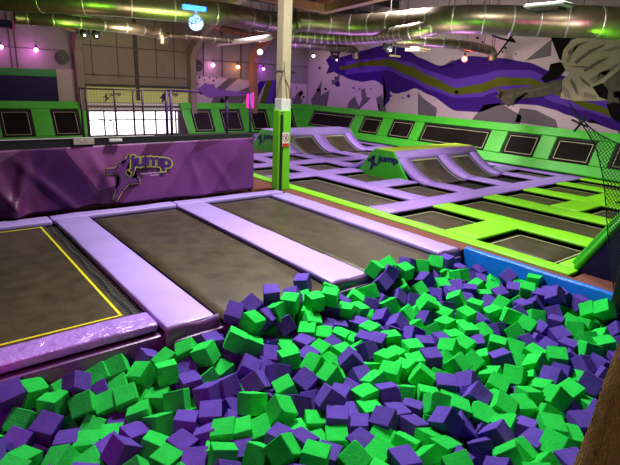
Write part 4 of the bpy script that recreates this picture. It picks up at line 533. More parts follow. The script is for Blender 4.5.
for y0, y1, w in ((8.85, 9.35, 'behind the near ramp'), (10.4, 10.9, 'midway between the ramps'), (11.95, 12.45, 'in front of the far ramp'), (14.3, 14.9, 'behind the far ramp'), (16.9, 17.45, 'along the back wall')):
    if y0 == 8.85:
        padt(6.21, 8.94, y0, y1, m_violet, 'wide violet cross pad left of and behind the near ramp', gv, .003); padt(12.2, 13.29, y0, y1, m_violet, 'violet cross pad right of and behind the near ramp', gv, .003)
    elif y0 in (11.95, 14.3):
        padt(6.21, 8.94, y0, y1, m_violet, 'wide violet cross pad %s, left part' % w, gv, .003); padt(12.51, 13.29, y0, y1, m_violet, 'violet cross pad %s, right part' % w, gv, .003)
    else: padt(6.21, 13.29, y0, y1, m_violet, 'wide violet cross pad %s' % w, gv, .003)

def ramp(yc, x0, x1, label, topm, lipm):
    r = thing('double_ramp', label, 'ramp', ((x0+x1)/2, yc, -.1))
    H_ = .56; yt = .30; yb = 1.32
    def prof(s): # s 0 bottom .. 1 top
        return yb-(yb-yt)*s, H_*(max(s, 0)**1.75)
    def strip(bm, xa, xb_, side, sa, sb, dz, th, n=10):
        A = []
        for i in range(n+1):
            s = sa+(sb-sa)*i/n; y, z = prof(s); A.append((yc-side*y, z+dz))
        top = [[bm.verts.new((x, y, z)) for (y, z) in A] for x in (xa, xb_)]; bot = [[bm.verts.new((x, y, z-th)) for (y, z) in A] for x in (xa, xb_)]
        for i in range(n):
            bm.faces.new((top[0][i], top[0][i+1], top[1][i+1], top[1][i])); bm.faces.new((bot[0][i], bot[1][i], bot[1][i+1], bot[0][i+1]))
            bm.faces.new((top[0][i], bot[0][i], bot[0][i+1], top[0][i+1])); bm.faces.new((top[1][i], top[1][i+1], bot[1][i+1], bot[1][i]))
        bm.faces.new((top[0][0], top[1][0], bot[1][0], bot[0][0])); bm.faces.new((top[0][n], bot[0][n], bot[1][n], top[1][n]))
    cols = [(x0, x0+.38), (x0+1.50, x0+1.92), (x1-.34, x1)]
    beds_ = [(cols[0][1], cols[1][0]), (cols[1][1], cols[2][0])]
    for side in (1, -1):
        for a, b in cols:
            bm = NB(); strip(bm, a, b, side, 0, .90, .015, .10); part('curved_pad', bm, m_violet, r, True)
        for a, b in beds_:
            bm = NB(); strip(bm, a, b, side, -.02, .9, -.095, .01); part('ramp_skirt', bm, m_black, r)
            bm = NB(); strip(bm, a+.05, b-.05, side, .0, .86, -.055, .012); bd = part('ramp_bed', bm, m_bed, r, True)
            bm = NB()
            for xa, xb_ in ((a+.05, a+.075), (b-.075, b-.05)): strip(bm, xa, xb_, side, .0, .86, -.05, .004)
            strip(bm, a+.05, b-.05, side, .83, .86, -.05, .004, 2); part('edge_stripe', bm, m_stripe, r)
        bm = NB(); strip(bm, x0, x1, side, .86, 1.0, .03, .12, 4); part('lip_pad', bm, lipm, r, True)
    bm = NB(); box(bm, x0, x1, yc-.30, yc+.30, H_-.09, H_+.035, .02); part('top_pad', bm, topm, r)
    for sx, xe in ((-1, x0-.06), (1, x1)):
        bm = NB(); q = [(xe, yc-.86, -.08), (xe, yc+.86, -.08), (xe, yc+.30, H_+.02), (xe, yc-.30, H_+.02)]
        slab(bm, q, (1, 0, 0), .06, 0); ep = part('end_panel', bm, m_green, r)
        if sx == -1:
            bm = NB()
            def fn(u, v, k): return Vector((xe-.004-k*.003, yc+.49-u*.98, .09+v*.38))
            logo(bm, fn, [(.045, 0)]); lg = part('panel_logo', bm, m_logo, r)
    return r
ramp(RA, 8.95, 12.15, 'nearer double ramp with lime-yellow top and green logo end, middle of the court', mat('yellow_lime_vinyl', (.45, .62, .03), .45, bump=.3), m_violet)
ramp(RB, 8.95, 12.2, 'farther double ramp with lilac top, partly behind the green padded pillar', m_lilac, m_lilac)

# ------------------------------------------------------------------ LANES
def lane(x0, x1, label, y0=3.62, y1=7.68, sx0=.05, sx1=.05):
    r = thing('tumble_trampoline', label, 'trampoline', ((x0+x1)/2, 5.7, -.11), 'long trampoline lanes beside the foam pit')
    bm = NB(); box(bm, x0-.02, x1+.02, 3.69, y1+.02, -.113, -.104); part('frame_skirt', bm, m_black, r)
    bm = NB(); nx, ny = 8, 40; X0_, X1_ = x0+sx0, x1-sx1
    def zz(x, y):
        u = (x-X0_)/(X1_-X0_); t = max(0, (4.75-y)/1.1); return -.055-.022*math.sin(PI*u)*min(1, (y1-y)/.5)-(.012*t*t/(1+t*t)*2)*min(1, 1)
    g = [[bm.verts.new((X0_+(X1_-X0_)*i/nx, y0+(y1-.05-y0)*j/ny, zz(X0_+(X1_-X0_)*i/nx, y0+(y1-.05-y0)*j/ny))) for i in range(nx+1)] for j in range(ny+1)]
    for j in range(ny):
        for i in range(nx): bm.faces.new((g[j][i], g[j][i+1], g[j+1][i+1], g[j+1][i]))
    ret = bmesh.ops.extrude_face_region(bm, geom=bm.faces[:])
    for v in [e for e in ret['geom'] if isinstance(e, bmesh.types.BMVert)]: v.co.z += .006
    part('jump_bed', bm, m_bed, r, True)
    return r
lane(1.97, 3.37, 'long brown trampoline lane between the two broad lilac pads')
lane(3.92, 5.23, 'long brown trampoline lane nearest the padded pillar and carpet')
r = thing('tumble_trampoline', 'leftmost trampoline lane, with yellow border line and bare black springs', 'trampoline', (.2, 5.8, -.11), 'long trampoline lanes beside the foam pit')
bm = NB(); box(bm, -1.6, 1.49, 4.135, 7.66, -.113, -.085); part('frame_skirt', bm, m_black, r)
bm = NB(); box(bm, -1.3, 1.34, 4.15, 7.60, -.068, -.055); part('jump_bed', bm, m_bed, r)
bm = NB(); box(bm, -1.2, 1.30, 4.24, 4.265, -.055, -.050); box(bm, 1.272, 1.298, 4.24, 7.60, -.0549, -.0499); box(bm, -1.2, 1.30, 7.56, 7.585, -.055, -.050); part('border_line', bm, m_yellow, r)
bm = NB()
for i in range(60):
    y = 4.2+i*.0565
    pts = [(1.345+.012*k, y+.008*math.sin(k*2.2), -.068+.007*math.cos(k*2.2)) for k in range(13)]
    tube(bm, pts, .0032, 4)
for yy in (0,):
    tube(bm, [(1.40+.012*math.sin(j*.9), 4.2+.115*j, -.055) for j in range(30)], .006, 5)
part('springs', bm, m_spring, r)
# lilac lane pads
gp = 'lilac pads around the lanes'
def lanepad(x0, x1, y0, y1, label, flap=True, m=m_lilac):
    r = thing('lane_pad', label, 'pad', ((x0+x1)/2, (y0+y1)/2, -.10), gp)
    part('pad_body', pad(x0, x1, y0, y1, .0, .09, .03), m, r, True)
    if flap:
        bm = NB(); nx, nz = 14, 9; w = x1-x0+.06
        def f(i, j, dy):
            u, v = i/nx, j/nz; x = x0-.03+w*u; z = -.015-.26*v
            return (x, y0-.012-.05*v-.02*math.sin(u*9+v*3)*v+dy-.015*math.sin(v*6), z+.015*math.sin(u*7))
        a = [[bm.verts.new(f(i, j, 0)) for i in range(nx+1)] for j in range(nz+1)]; b = [[bm.verts.new(f(i, j, .02)) for i in range(nx+1)] for j in range(nz+1)]
        for j in range(nz):
            for i in range(nx): bm.faces.new((a[j][i], a[j+1][i], a[j+1][i+1], a[j][i+1])); bm.faces.new((b[j][i], b[j][i+1], b[j+1][i+1], b[j+1][i]))
        for i in range(nx): bm.faces.new((a[0][i], a[0][i+1], b[0][i+1], b[0][i])); bm.faces.new((a[nz][i], b[nz][i], b[nz][i+1], a[nz][i+1]))
        for j in range(nz): bm.faces.new((a[j][0], b[j][0], b[j+1][0], a[j+1][0])); bm.faces.new((a[j][nx], a[j+1][nx], b[j+1][nx], b[j][nx]))
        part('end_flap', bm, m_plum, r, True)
    return r
lanepad(1.50, 1.96, 3.72, 7.74, 'broad lilac pad between the spring-edged lane and the middle lane')
lanepad(3.38, 3.90, 3.72, 7.74, 'broad lilac pad between the middle lane and the right lane')
lanepad(5.25, 5.64, 3.72, 7.66, 'narrower lilac pad along the carpet, ending at the blue pit wall')
for a, b, w in ((-1.6, 1.46, 'behind the spring-edged lane'), (1.48, 3.40, 'behind the middle lane'), (3.42, 5.62, 'behind the right lane, ending at the pillar')):
    lanepad(a, b, 7.76 if b > 1.47 else 7.68, 8.0, 'narrow lilac pad below the banner %s' % w, False)
fp = lanepad(-1.6, 1.475, 3.84, 4.13, 'glossy wrinkled lilac pad across the near end of the leftmost lane', False, m_lilac_gloss)
# pit
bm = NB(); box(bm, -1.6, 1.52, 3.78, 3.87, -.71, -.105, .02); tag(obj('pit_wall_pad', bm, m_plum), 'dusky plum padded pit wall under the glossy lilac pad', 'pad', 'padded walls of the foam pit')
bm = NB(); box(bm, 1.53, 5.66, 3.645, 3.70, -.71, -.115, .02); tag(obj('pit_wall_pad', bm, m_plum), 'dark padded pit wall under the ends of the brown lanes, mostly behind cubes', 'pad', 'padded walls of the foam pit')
bm = NB(); box(bm, 5.70, 5.795, .4, 3.67, -.71, 0.0, .025, 3)
k = 24
for i in range(1, k): bmesh.ops.bisect_plane(bm, geom=bm.verts[:]+bm.edges[:]+bm.faces[:], plane_co=(0, .4+3.27*i/k, 0), plane_no=(0, 1, 0))
for v in bm.verts: v.co.x += .006*math.sin(v.co.y*11)*(v.co.x < 5.74); v.co.z += .004*math.sin(v.co.y*7) if v.co.z > -.1 else 0
tag(obj('pit_wall_pad', bm, m_blue, None, True), 'bright blue padded pit wall beside the rust carpet', 'pad', 'padded walls of the foam pit')
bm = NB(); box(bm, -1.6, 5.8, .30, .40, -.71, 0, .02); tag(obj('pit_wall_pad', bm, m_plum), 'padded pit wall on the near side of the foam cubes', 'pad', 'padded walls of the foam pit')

# ------------------------------------------------------------------ FOAM CUBES
def cube_mesh(seed):
    rr = random.Random(seed); bm = NB(); bmesh.ops.create_cube(bm, size=.157)
    for v in bm.verts: v.co += Vector([rr.uniform(-.006, .006) for _ in range(3)])
    if seed % 3 == 0:   # a torn corner
        bm.verts.ensure_lookup_table(); v = bm.verts[rr.randrange(8)]
        bmesh.ops.bevel(bm, geom=[v], offset=rr.uniform(.018, .04), segments=1, affect='VERTICES')
    bmesh.ops.bevel(bm, geom=bm.edges[:], offset=.006, segments=2, affect='EDGES', profile=.5)
    bmesh.ops.recalc_face_normals(bm, faces=bm.faces)
    me = bpy.data.meshes.new('foam_cube'); bm.to_mesh(me); bm.free(); return me
cubes = {'G': [cube_mesh(i) for i in range(7)], 'P': [cube_mesh(i+20) for i in range(7)]}
for c, l in cubes.items():
    for me in l: me.materials.append(m_gfoam if c == 'G' else m_pfoam)
CN = {'G': ('green_foam_cube', 'green'), 'P': ('purple_foam_cube', 'purple')}
for idx, e in enumerate(FOAM.split(';')):
    c, x, y, z, a, b, g = e.split(' ')
    x, y, z = int(x)/1000, int(y)/1000, int(z)/1000
    o = bpy.data.objects.new(CN[c][0], cubes[c][idx % 7]); C.objects.link(o)
    o.location = (x, y, z); o.rotation_euler = (int(a)/100, int(b)/100, int(g)/100)
    d = Vector((x, y, z))-O; w = d.dot(FW); px, py = 310+FPX*d.dot(R2)/w, 232.5-FPX*d.dot(U2)/w
    cn = CN[c][1]
    if c == 'P' and y > 3.55 and 1.95 < x < 3.0 : lb = 'purple foam cube resting on the edge of the middle brown lane'
    elif c == 'P' and y > 3.5 and 3.0 <= x < 3.4: lb = 'purple foam cube on the lane edge, right beside the broad lilac pad'
    elif y > 3.3 and x > 1.8: lb = '%s foam cube in the far row heaped against the lane ends' % cn
    elif x > 5.1: lb = '%s foam cube lying along the bright blue pit wall' % cn
    elif x < 1.15: lb = '%s foam cube in the left corner of the pit below the glossy lilac pad' % cn
    elif py > 425: lb = '%s foam cube in the nearest rows along the bottom of the pit view' % cn
    elif px > 500: lb = '%s foam cube beside the rough timber post at the right' % cn
    elif y > 2.8: lb = '%s foam cube in the upper middle of the pit' % cn
    else: lb = '%s foam cube in the lower middle of the pit' % cn
    tag(o, lb, 'foam cube', lb.replace('foam cube', 'foam cubes', 1))
bm = NB(); F = [e.split(' ') for e in FILL.split(';')]
base = [Vector((i, j, k))*.072 for i in (-1, 1) for j in (-1, 1) for k in (-1, 1)]
for n_, e in enumerate(F):
    x, y, z, a, b, g = map(int, e); R = Euler((a/100, b/100, g/100)).to_matrix()
    vs = [bm.verts.new(R@p+Vector((x, y, z))/1000) for p in base]
    for q in ((0, 1, 3, 2), (4, 6, 7, 5), (0, 4, 5, 1), (2, 3, 7, 6), (0, 2, 6, 4), (1, 5, 7, 3)):
        f = bm.faces.new([vs[i] for i in q]); f.material_index = 1 if (n_*7) % 5 < 3 else 0
o = obj('foam_cubes', bm, [m_gfoam, m_pfoam]); tag(o, 'deeper layer of green and purple foam cubes glimpsed between the top ones', 'foam cubes', None, 'stuff')

# ------------------------------------------------------------------ BANNER AND FRAME
YN = 8.12
BX0, BX1 = -1.7, 5.14
def btop(x): return .955+.013*x
def cloth(x, z):
    h = z/1.0; w = 0
    for cx_, amp, sl in ((.75, .030, .55), (1.35, .034, -.5), (2.1, .026, .9), (2.5, -.02, -.55), (3.15, .018, -.30), (3.75, .016, .5), (4.2, .018, -.5), (4.75, .016, -.35), (.4, .02, 1.3), (1.0, .022, 1.5), (1.7, .02, -1.3), (4.0, .012, 1.2), (4.9, .012, -1.2)):
        d = (x-cx_-sl*(1-h)*.6)/.085; w += amp*math.exp(-d*d)*(.35+.65*abs(1-h))
    w += .012*math.sin(x*2.3+z*3)+.008*math.sin(x*5.1-z*4)
    w *= 2.6*(1-.86*math.exp(-((x-2.95)/.62)**4))
    return YN-.012-w*min(1, (1.05-h)*2.2)
bm = NB(); nx, nz = 230, 26
def bz(x, j): return btop(x)*j/nz+.02*(1-j/nz)
gA = [[bm.verts.new((BX0+(BX1-BX0)*i/nx, cloth(BX0+(BX1-BX0)*i/nx, bz(BX0+(BX1-BX0)*i/nx, j)), bz(BX0+(BX1-BX0)*i/nx, j))) for i in range(nx+1)] for j in range(nz+1)]
for j in range(nz):
    for i in range(nx): bm.faces.new((gA[j][i], gA[j][i+1], gA[j+1][i+1], gA[j+1][i]))
ret = bmesh.ops.extrude_face_region(bm, geom=bm.faces[:])
for v in [e for e in ret['geom'] if isinstance(e, bmesh.types.BMVert)]: v.co.y += .006
mb = mat('banner_print_and_folds', (.12, .022, .13), .45, bump=.3, bscale=10, spec=.35)
nt = mb.node_tree; tcn = [n for n in nt.nodes if n.type == 'TEX_COORD'][0]; sx_ = nt.nodes.new('ShaderNodeSeparateXYZ')
gn = nt.nodes.new('ShaderNodeNewGeometry'); nt.links.new(gn.outputs['Position'], sx_.inputs[0])
def mth(op, a, b=None, c=None):
    n = nt.nodes.new('ShaderNodeMath'); n.operation = op
    for i, v in enumerate((a, b, c)):
        if v is None: continue
        if hasattr(v, 'links'): nt.links.new(v, n.inputs[i])
        else: n.inputs[i].default_value = v
    return n.outputs[0]
def half(p, q):   # 1 where (x,z) lies left of p->q
    (x1_, z1_), (x2_, z2_) = p, q; a_, b_ = -(z2_-z1_), (x2_-x1_); c_ = -(a_*x1_+b_*z1_)
    return mth('GREATER_THAN', mth('ADD', mth('MULTIPLY', sx_.outputs[0], a_), mth('ADD', mth('MULTIPLY', sx_.outputs[2], b_), c_)), 0)
def wp(px, py): p = at(px, py, YN, 1); return p.x, p.z
def region(pts):
    w = [wp(*p) for p in pts]; v = None
    ar = sum(w[i][0]*w[(i+1) % len(w)][1]-w[(i+1) % len(w)][0]*w[i][1] for i in range(len(w)))
    if ar < 0: w = w[::-1]
    for i in range(len(w)):
        h = half(w[i], w[(i+1) % len(w)]); v = h if v is None else mth('MULTIPLY', v, h)
    return v
bsdf = nt.nodes['Principled BSDF']; prev = None
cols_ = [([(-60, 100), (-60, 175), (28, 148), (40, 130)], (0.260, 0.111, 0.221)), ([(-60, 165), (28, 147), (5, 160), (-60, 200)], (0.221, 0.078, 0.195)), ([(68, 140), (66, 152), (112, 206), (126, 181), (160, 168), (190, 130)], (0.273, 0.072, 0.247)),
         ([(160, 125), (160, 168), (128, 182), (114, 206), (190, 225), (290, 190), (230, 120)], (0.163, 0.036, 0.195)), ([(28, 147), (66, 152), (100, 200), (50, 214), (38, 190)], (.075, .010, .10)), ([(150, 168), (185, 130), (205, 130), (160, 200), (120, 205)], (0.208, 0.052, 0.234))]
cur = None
for pts, col in cols_:  # printed patches together with fold shading put into the colour
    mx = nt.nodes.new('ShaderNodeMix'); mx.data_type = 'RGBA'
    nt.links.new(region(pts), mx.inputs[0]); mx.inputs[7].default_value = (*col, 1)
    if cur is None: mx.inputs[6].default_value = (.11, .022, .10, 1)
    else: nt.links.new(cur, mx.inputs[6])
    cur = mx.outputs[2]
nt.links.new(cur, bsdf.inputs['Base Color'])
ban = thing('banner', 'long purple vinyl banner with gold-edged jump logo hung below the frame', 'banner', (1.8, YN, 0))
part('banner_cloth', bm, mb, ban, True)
bm = NB()
def bfn(zx, zy, lift):
    p = at(90+zx/6.2, 140+zy/6.2, YN-.042, 1); return Vector((p.x, YN-.040-lift*.45, p.z))
jp = [(95, 183), (165, 178), (170, 155), (180, 143), (195, 143), (205, 160), (222, 130), (238, 97), (254, 100), (228, 165), (226, 190), (232, 222), (262, 238), (300, 236), (305, 262), (240, 268), (200, 310), (165, 372), (150, 366), (160, 330), (185, 270), (188, 235), (176, 205), (150, 200), (95, 212)]
f = bm.faces.new([bm.verts.new(bfn(a, b, .008)) for a, b in jp]); f.material_index = 4; bmesh.ops.triangulate(bm, faces=[f])
for k, (d, mi) in enumerate(((8.5, 0), (3.6, 1))):
    cl_ = [Vector((a, b)) for a, b in jp]
    for i in range(len(cl_)):
        a, b = cl_[i-1], cl_[i]; dd = (b-a).normalized(); nn = Vector((-dd.y, dd.x))*d; a = a-dd*d*.7; b = b+dd*d*.7
        f = bm.faces.new([bm.verts.new(bfn(q.x, q.y, (k*.004 if k == 0 else .010))) for q in (a-nn, a+nn, b+nn, b-nn)]); f.material_index = mi
lx0, lx1 = 252, 500
for k, (d, mi) in enumerate(((.11, 0), (.05, 1), (.0, 2))):
    add_text(bm, 'jump', lambda u, v, k=k: bfn(lx0+(lx1-lx0)*u, 192-(92)*v-12*math.sin(PI*u)+(u*2), .014+k*.004), d, mi)
# j tail loop
for k, (w, mi) in enumerate(((9, 0), (5.5, 1), (3.2, 2))):
    path = [(272, 165), (270, 195), (255, 222), (235, 228), (222, 210), (220, 185)]
    pl = smoothpath([Vector((a, b, 0)) for a, b in path], 4); L_, R_ = [], []
    for i, p in enumerate(pl):
        d = (pl[min(i+1, len(pl)-1)]-pl[max(i-1, 0)]).normalized(); s = Vector((-d.y, d.x, 0))*w*(1-.5*i/len(pl))
        L_.append(p+s); R_.append(p-s)
    va = [bm.verts.new(bfn(p.x, p.y, .016+k*.004)) for p in L_]; vb = [bm.verts.new(bfn(p.x, p.y, .016+k*.004)) for p in R_]
    for i in range(len(pl)-1): bm.faces.new((va[i], va[i+1], vb[i+1], vb[i])).material_index = mi
add_text(bm, 'TRAMPOLINE', lambda u, v: bfn(312+150*u, 215-9*v-13*u, .012), 0.0, 3)
add_text(bm, 'PARK', lambda u, v: bfn(372+58*u, 223-8*v-5*u, .012), 0.0, 3)
part('banner_logo', bm, [m_gold, m_lp, mat('logo_violet', (.07, .022, .15), .5), mat('small_lettering', (.75, .65, .75), .6), mat('logo_body', (.15, .035, .19), .5)], ban)

fr = thing('netting_fence', 'purple tube frame with fine net standing above the banner', 'frame', (2.5, YN, 1.05))
bm = NB(); box(bm, BX0, BX1, YN-.008, YN+.14, .95, 1.105, .01); part('base_rail', bm, m_bk, fr)
bm = NB(); box(bm, BX0, 3.2, YN-.02, YN+.0, 1.106, 1.116); part('white_edge_trim', bm, m_white, fr)
for i, x in enumerate((2.12, 2.20, 2.62, 2.91, 3.06, 3.46, 3.54, 4.6, 5.10)):
    rr = .024 if i in (5, 6, 7, 8) else .016
    bm = NB(); tube(bm, [(x, YN+.05, 1.10), (x, YN+.05, 1.83)], rr, 10); part('post', bm, m_frame if i > 4 else mat('maroon_tube', (.05, .015, .03), .5), fr, True)
bm = NB(); tube(bm, [(2.1, YN+.05, 1.83), (3.46, YN+.05, 1.83)], .012, 8); part('top_rail', bm, mat('maroon_tube', (.05, .015, .03), .5), fr, True)
bm = NB(); tube(bm, [(3.46, YN+.05, 1.83), (5.12, YN+.05, 1.83)], .020, 10); part('top_rail', bm, m_frame, fr, True)
bm = NB(); zz_ = 1.12
while zz_ < 1.82: bar(bm, (2.12, YN+.075, zz_), (5.1, YN+.075, zz_), .0018); zz_ += .045
x = 2.14
while x < 5.1: bar(bm, (x, YN+.077, 1.11), (x, YN+.077, 1.82), .0018); x += .045
part('net', bm, m_netp, fr)
# posts standing down to the ground behind the banner
for x in (-1.6, 0, 1.7, 3.46, 5.10):
    bm = NB(); bar(bm, (x, YN+.06, -.03), (x, YN+.06, .94), .05); part('support_post', bm, m_bk, fr)
bm = NB(); pts = [(197, 89), (202, 86), (205, 83), (208, 84), (214, 84), (216, 89), (226, 90), (236, 92), (247, 95), (236, 96), (226, 96), (216, 97), (209, 98), (204, 95)]
poly(bm, [at(a, b, YN-.02, 1) for a, b in pts], Vector((0, 0, 0)), 0, Vector((0, .012, 0)))
tag(obj('splash_cutout', bm, m_lp), 'dark purple splash-shaped cut-out fixed to the top rail of the frame', 'sign')
# small things at the banner top
t = thing('floodlight', 'small white floodlight clipped on the rail above the banner logo', 'lamp', tuple(at(115, 138, YN-.04, 1)))
c0 = at(115, 139.5, YN-.05, 1)
bm = NB(); box(bm, c0.x-.10, c0.x+.10, c0.y-.05, c0.y+.0, c0.z-.03, c0.z+.015, .008); part('lamp_head', bm, m_white, t)
bm = NB(); bar(bm, (c0.x, c0.y-.02, c0.z), (c0.x, c0.y+.04, c0.z+.28), .012); bar(bm, (c0.x, c0.y+.04, c0.z+.28), (c0.x-.28, c0.y+.05, c0.z+.33), .01); part('lamp_arm', bm, m_bk, t)
bm = NB(); a = at(73, 138, YN-.04, 1); box(bm, a.x, a.x+.30, YN-.045, YN-.022, 1.01, 1.10, .005)
tag(obj('perforated_plate', bm, mat('perforated_steel', (.45, .38, .30), .5, noise=.5, nscale=60)), 'small pale speckled plate on the black rail at the left of the banner', 'plate')

# ------------------------------------------------------------------ PILLAR
m_pp = mat('pillar_green_vinyl', (.16, .62, .015), .45, bump=.3)
t = thing('pillar', 'cream steel pillar with lime green pads round its base', 'pillar', (5.79, 8.09, -.035))
bm = NB(); box(bm, 5.68, 5.87, 7.98, 8.18, -.035, roofz(8.1)-.02, .004, 1); part('column', bm, m_cream, t)
bm = NB(); box(bm, 5.665, 5.885, 7.965, 8.195, 1.5, 1.74, .008); part('white_sleeve', bm, m_white, t)
bm = NB(); box(bm, 5.70, 5.875, 7.925, 7.978, -.03, 1.53, .015); part('pad', bm, m_pp, t)
bm = NB(); box(bm, 5.625, 5.678, 7.985, 8.19, -.03, 1.53, .015); part('pad', bm, m_pp, t)
bm = NB(); box(bm, 5.658, 5.70, 7.945, 7.98, -.03, 1.45, .004); part('black_gap_strip', bm, m_black, t)
bm = NB(); 
for q in ([(5.69, 7.955, 2.42), (5.72, 7.96, 2.18), (5.76, 7.97, 2.0), (5.80, 7.97, 1.7), (5.84, 7.97, 1.55)], [(5.75, 7.97, 2.1), (5.85, 7.97, 1.9), (5.87, 7.97, 1.6)], [(5.88, 7.97, 2.0), (5.88, 7.97, 1.75)]):
    tube(bm, smoothpath(q, 4), .006, 6)
part('cable', bm, mat('cable_brown', (.09, .05, .02), .6), t, True)
for k, (x, lb) in enumerate(((5.60, 'left'), (5.93, 'right'))):
    bm = NB(); z = 2.22
    tube(bm, smoothpath([(x+s*.09, 7.955 if k == 0 else 8.0, z+dz) for s, dz in ((-1, -.03), (-.7, .02), (-.3, .0), (0, .03), (.4, .0), (.9, .03))], 4), [.014]*21, 6)
    tag(obj('cable_tie', bm, m_bk, None, True), 'black cable looped round the cream pillar, on its %s edge' % lb, 'cable')
t = thing('safety_sign', 'white safety sign with red prohibition ring on the green pillar pad', 'sign', (5.86, 7.915, 1.2))
p0 = at(282.4, 132.5, 7.918, 1); p1 = at(288.6, 146.5, 7.918, 1)
x0, x1, z1, z0 = p0.x, p1.x, p0.z, p1.z
bm = NB(); box(bm, x0, x1, 7.910, 7.918, z0, z1); part('sign_board', bm, m_white, t)
bm = NB(); cx_, cz_, rr = (x0+x1)/2, z0+(z1-z0)*.63, (x1-x0)*.42
for i in range(24):
    a, b = 2*PI*i/24, 2*PI*(i+1)/24
    bar(bm, (cx_+rr*math.cos(a), 7.908, cz_+rr*math.sin(a)), (cx_+rr*math.cos(b), 7.908, cz_+rr*math.sin(b)), .012, .003, Vector((0, 1, 0)))
bar(bm, (cx_-rr*.7, 7.908, cz_+rr*.7), (cx_+rr*.7, 7.908, cz_-rr*.7), .012, .003, Vector((0, 1, 0)))
box(bm, x0+.005, x1-.005, 7.906, 7.911, z0+.004, z0+(z1-z0)*.24); part('red_marking', bm, m_red, t)
bm = NB(); tube(bm, [(cx_-.01, 7.907, cz_-.03), (cx_+.012, 7.907, cz_+.012)], .010, 6); sphere(bm, (cx_+.016, 7.908, cz_+.032), .011, 8); part('figure_marking', bm, m_bk, t)

# ------------------------------------------------------------------ DUCTS
def duct(label, pts, r, rings=0, m=m_duct, group=None, spiral=False):
    t = thing('air_duct', label, 'duct', tuple(pts[0]), group)
    pl = smoothpath(pts, 10) if len(pts) > 2 else [Vector(pts[0]).lerp(Vector(pts[1]), i/20) for i in range(21)]
    if isinstance(r, tuple): r = [r[0]+(r[1]-r[0])*min(1, i/(len(pl)*.75)) for i in range(len(pl))]
    bm = NB(); tube(bm, pl, r, 28); part('duct_tube', bm, m, t, True)
    if rings:
        L_ = [0]
        for a, b in zip(pl, pl[1:]): L_.append(L_[-1]+(b-a).length)
        s = rings*.5
        while s < L_[-1]:
            i = max(k for k in range(len(L_)) if L_[k] <= s); i = min(i, len(pl)-2); f = (s-L_[i])/(L_[i+1]-L_[i]); p = pl[i].lerp(pl[i+1], f); d = (pl[i+1]-pl[i]).normalized()
            q_ = min(.02, rings*.2); rr = r if not isinstance(r, list) else r[i]
            bm = NB(); tube(bm, [p-d*q_, p-d*q_*.5, p+d*q_*.5, p+d*q_], [rr*1.0, rr*1.025, rr*1.025, rr*1.0], 28, False); part('collar_ring', bm, m_ring, t, True); s += rings
    # hangers
    for i in range(2, len(pl)-1, 9):
        p = pl[i]; bm = NB(); bar(bm, (p.x, p.y, p.z+(r[i] if isinstance(r, list) else r)), (p.x, p.y, roofz(p.y)-.02), .012); part('hanger_rod', bm, m_purlin, t)
    return t
zc = 3.62
duct('huge ribbed silver duct sweeping across the upper right of the hall', [at(x, y, zc, 2) for x, y in ((296, 21.5), (350, 25), (400, 23), (460, 19.5), (540, 21.5), (600, 22.5), (680, 29))], (.25, .345), .62)
duct('silver duct lit green crossing from the upper left to the far elbow', [at(x, y, 3.62, 2) for x, y in ((-60, -3), (60, 1), (110, 4), (150, 7.5), (190, 11), (230, 15), (262, 21))], .27, 1.0)
e0 = at(262, 21, 3.62, 2)
duct('yellowish duct elbow beside the top of the cream pillar', [e0+Vector((-.1, 0, 0)), e0+Vector((.35, .05, 0)), e0+Vector((.75, .25, -.05)), at(296, 21.5, zc, 2)], .27, .4)
zA = 3.3
duct('green-lit silver duct running low along the upper left above the cladding', [at(x, y, zA, 2) for x, y in ((14, 17), (30, 18.5), (60, 20.5), (90, 23.5), (130, 28), (152, 32))], .155, .6)
a = at(152, 32, zA, 2)
duct('short duct elbow with flanged mouth at the end of the low left duct', [a+Vector((-.1, 0, 0)), a+Vector((.22, 0, 0)), a+Vector((.32, 0, -.12)), a+Vector((.32, 0, -.32))], .16, .2)
duct('thin violet-lit pipe right of the flanged elbow', [at(x, y, zA, 2) for x, y in ((162, 34.5), (190, 37), (232, 41))], .09, .5)
duct('bright white spiral flexible duct left of the cream pillar', [at(x, y, zA, 2) for x, y in ((218, 44), (232, 42), (250, 40), (270, 37.5))], .085, .12, mat('white_flex', (.8, .78, .75), .4), None)
duct('slim ribbed spiral duct just below the huge duct right of the pillar', [at(x, y, 3.35, 2) for x, y in ((288, 35), (330, 37.5), (370, 36.5), (410, 32))]+[at(455, 22, 3.6, 2), at(490, 20, 3.62, 2)], .19, .22)
zb = 3.28
bq = [at(x, y, zb, 2) for x, y in ((288, 44.5), (320, 46.5), (348, 49))]
duct('dark branch duct ending in a downward elbow over the purple mural', bq+[bq[-1]+Vector((.35, 0, -.05)), bq[-1]+Vector((.45, 0, -.3))], .13, .5)
bq = [at(x, y, 3.2, 2) for x, y in ((395, 40.5), (430, 42), (462, 45), (485, 49))]
duct('branch duct with downward elbow beside the red globe lamp', bq+[bq[-1]+Vector((.3, -.05, -.06)), bq[-1]+Vector((.38, -.05, -.28))], .125, .5)
# diffuser box hanging by the branch duct
c0 = at(418, 48, 3.1, 2)
t = thing('air_diffuser', 'tan box diffuser hanging below the ducts in front of the mural', 'diffuser', tuple(c0))
bm = NB(); box(bm, c0.x-.16, c0.x+.16, c0.y-.16, c0.y+.16, c0.z-.02, c0.z+.35, .03); part('neck', bm, m_clad, t)
bm = NB(); box(bm, c0.x-.25, c0.x+.25, c0.y-.25, c0.y+.25, c0.z-.09, c0.z-.02, .01); part('grille', bm, m_cream, t)

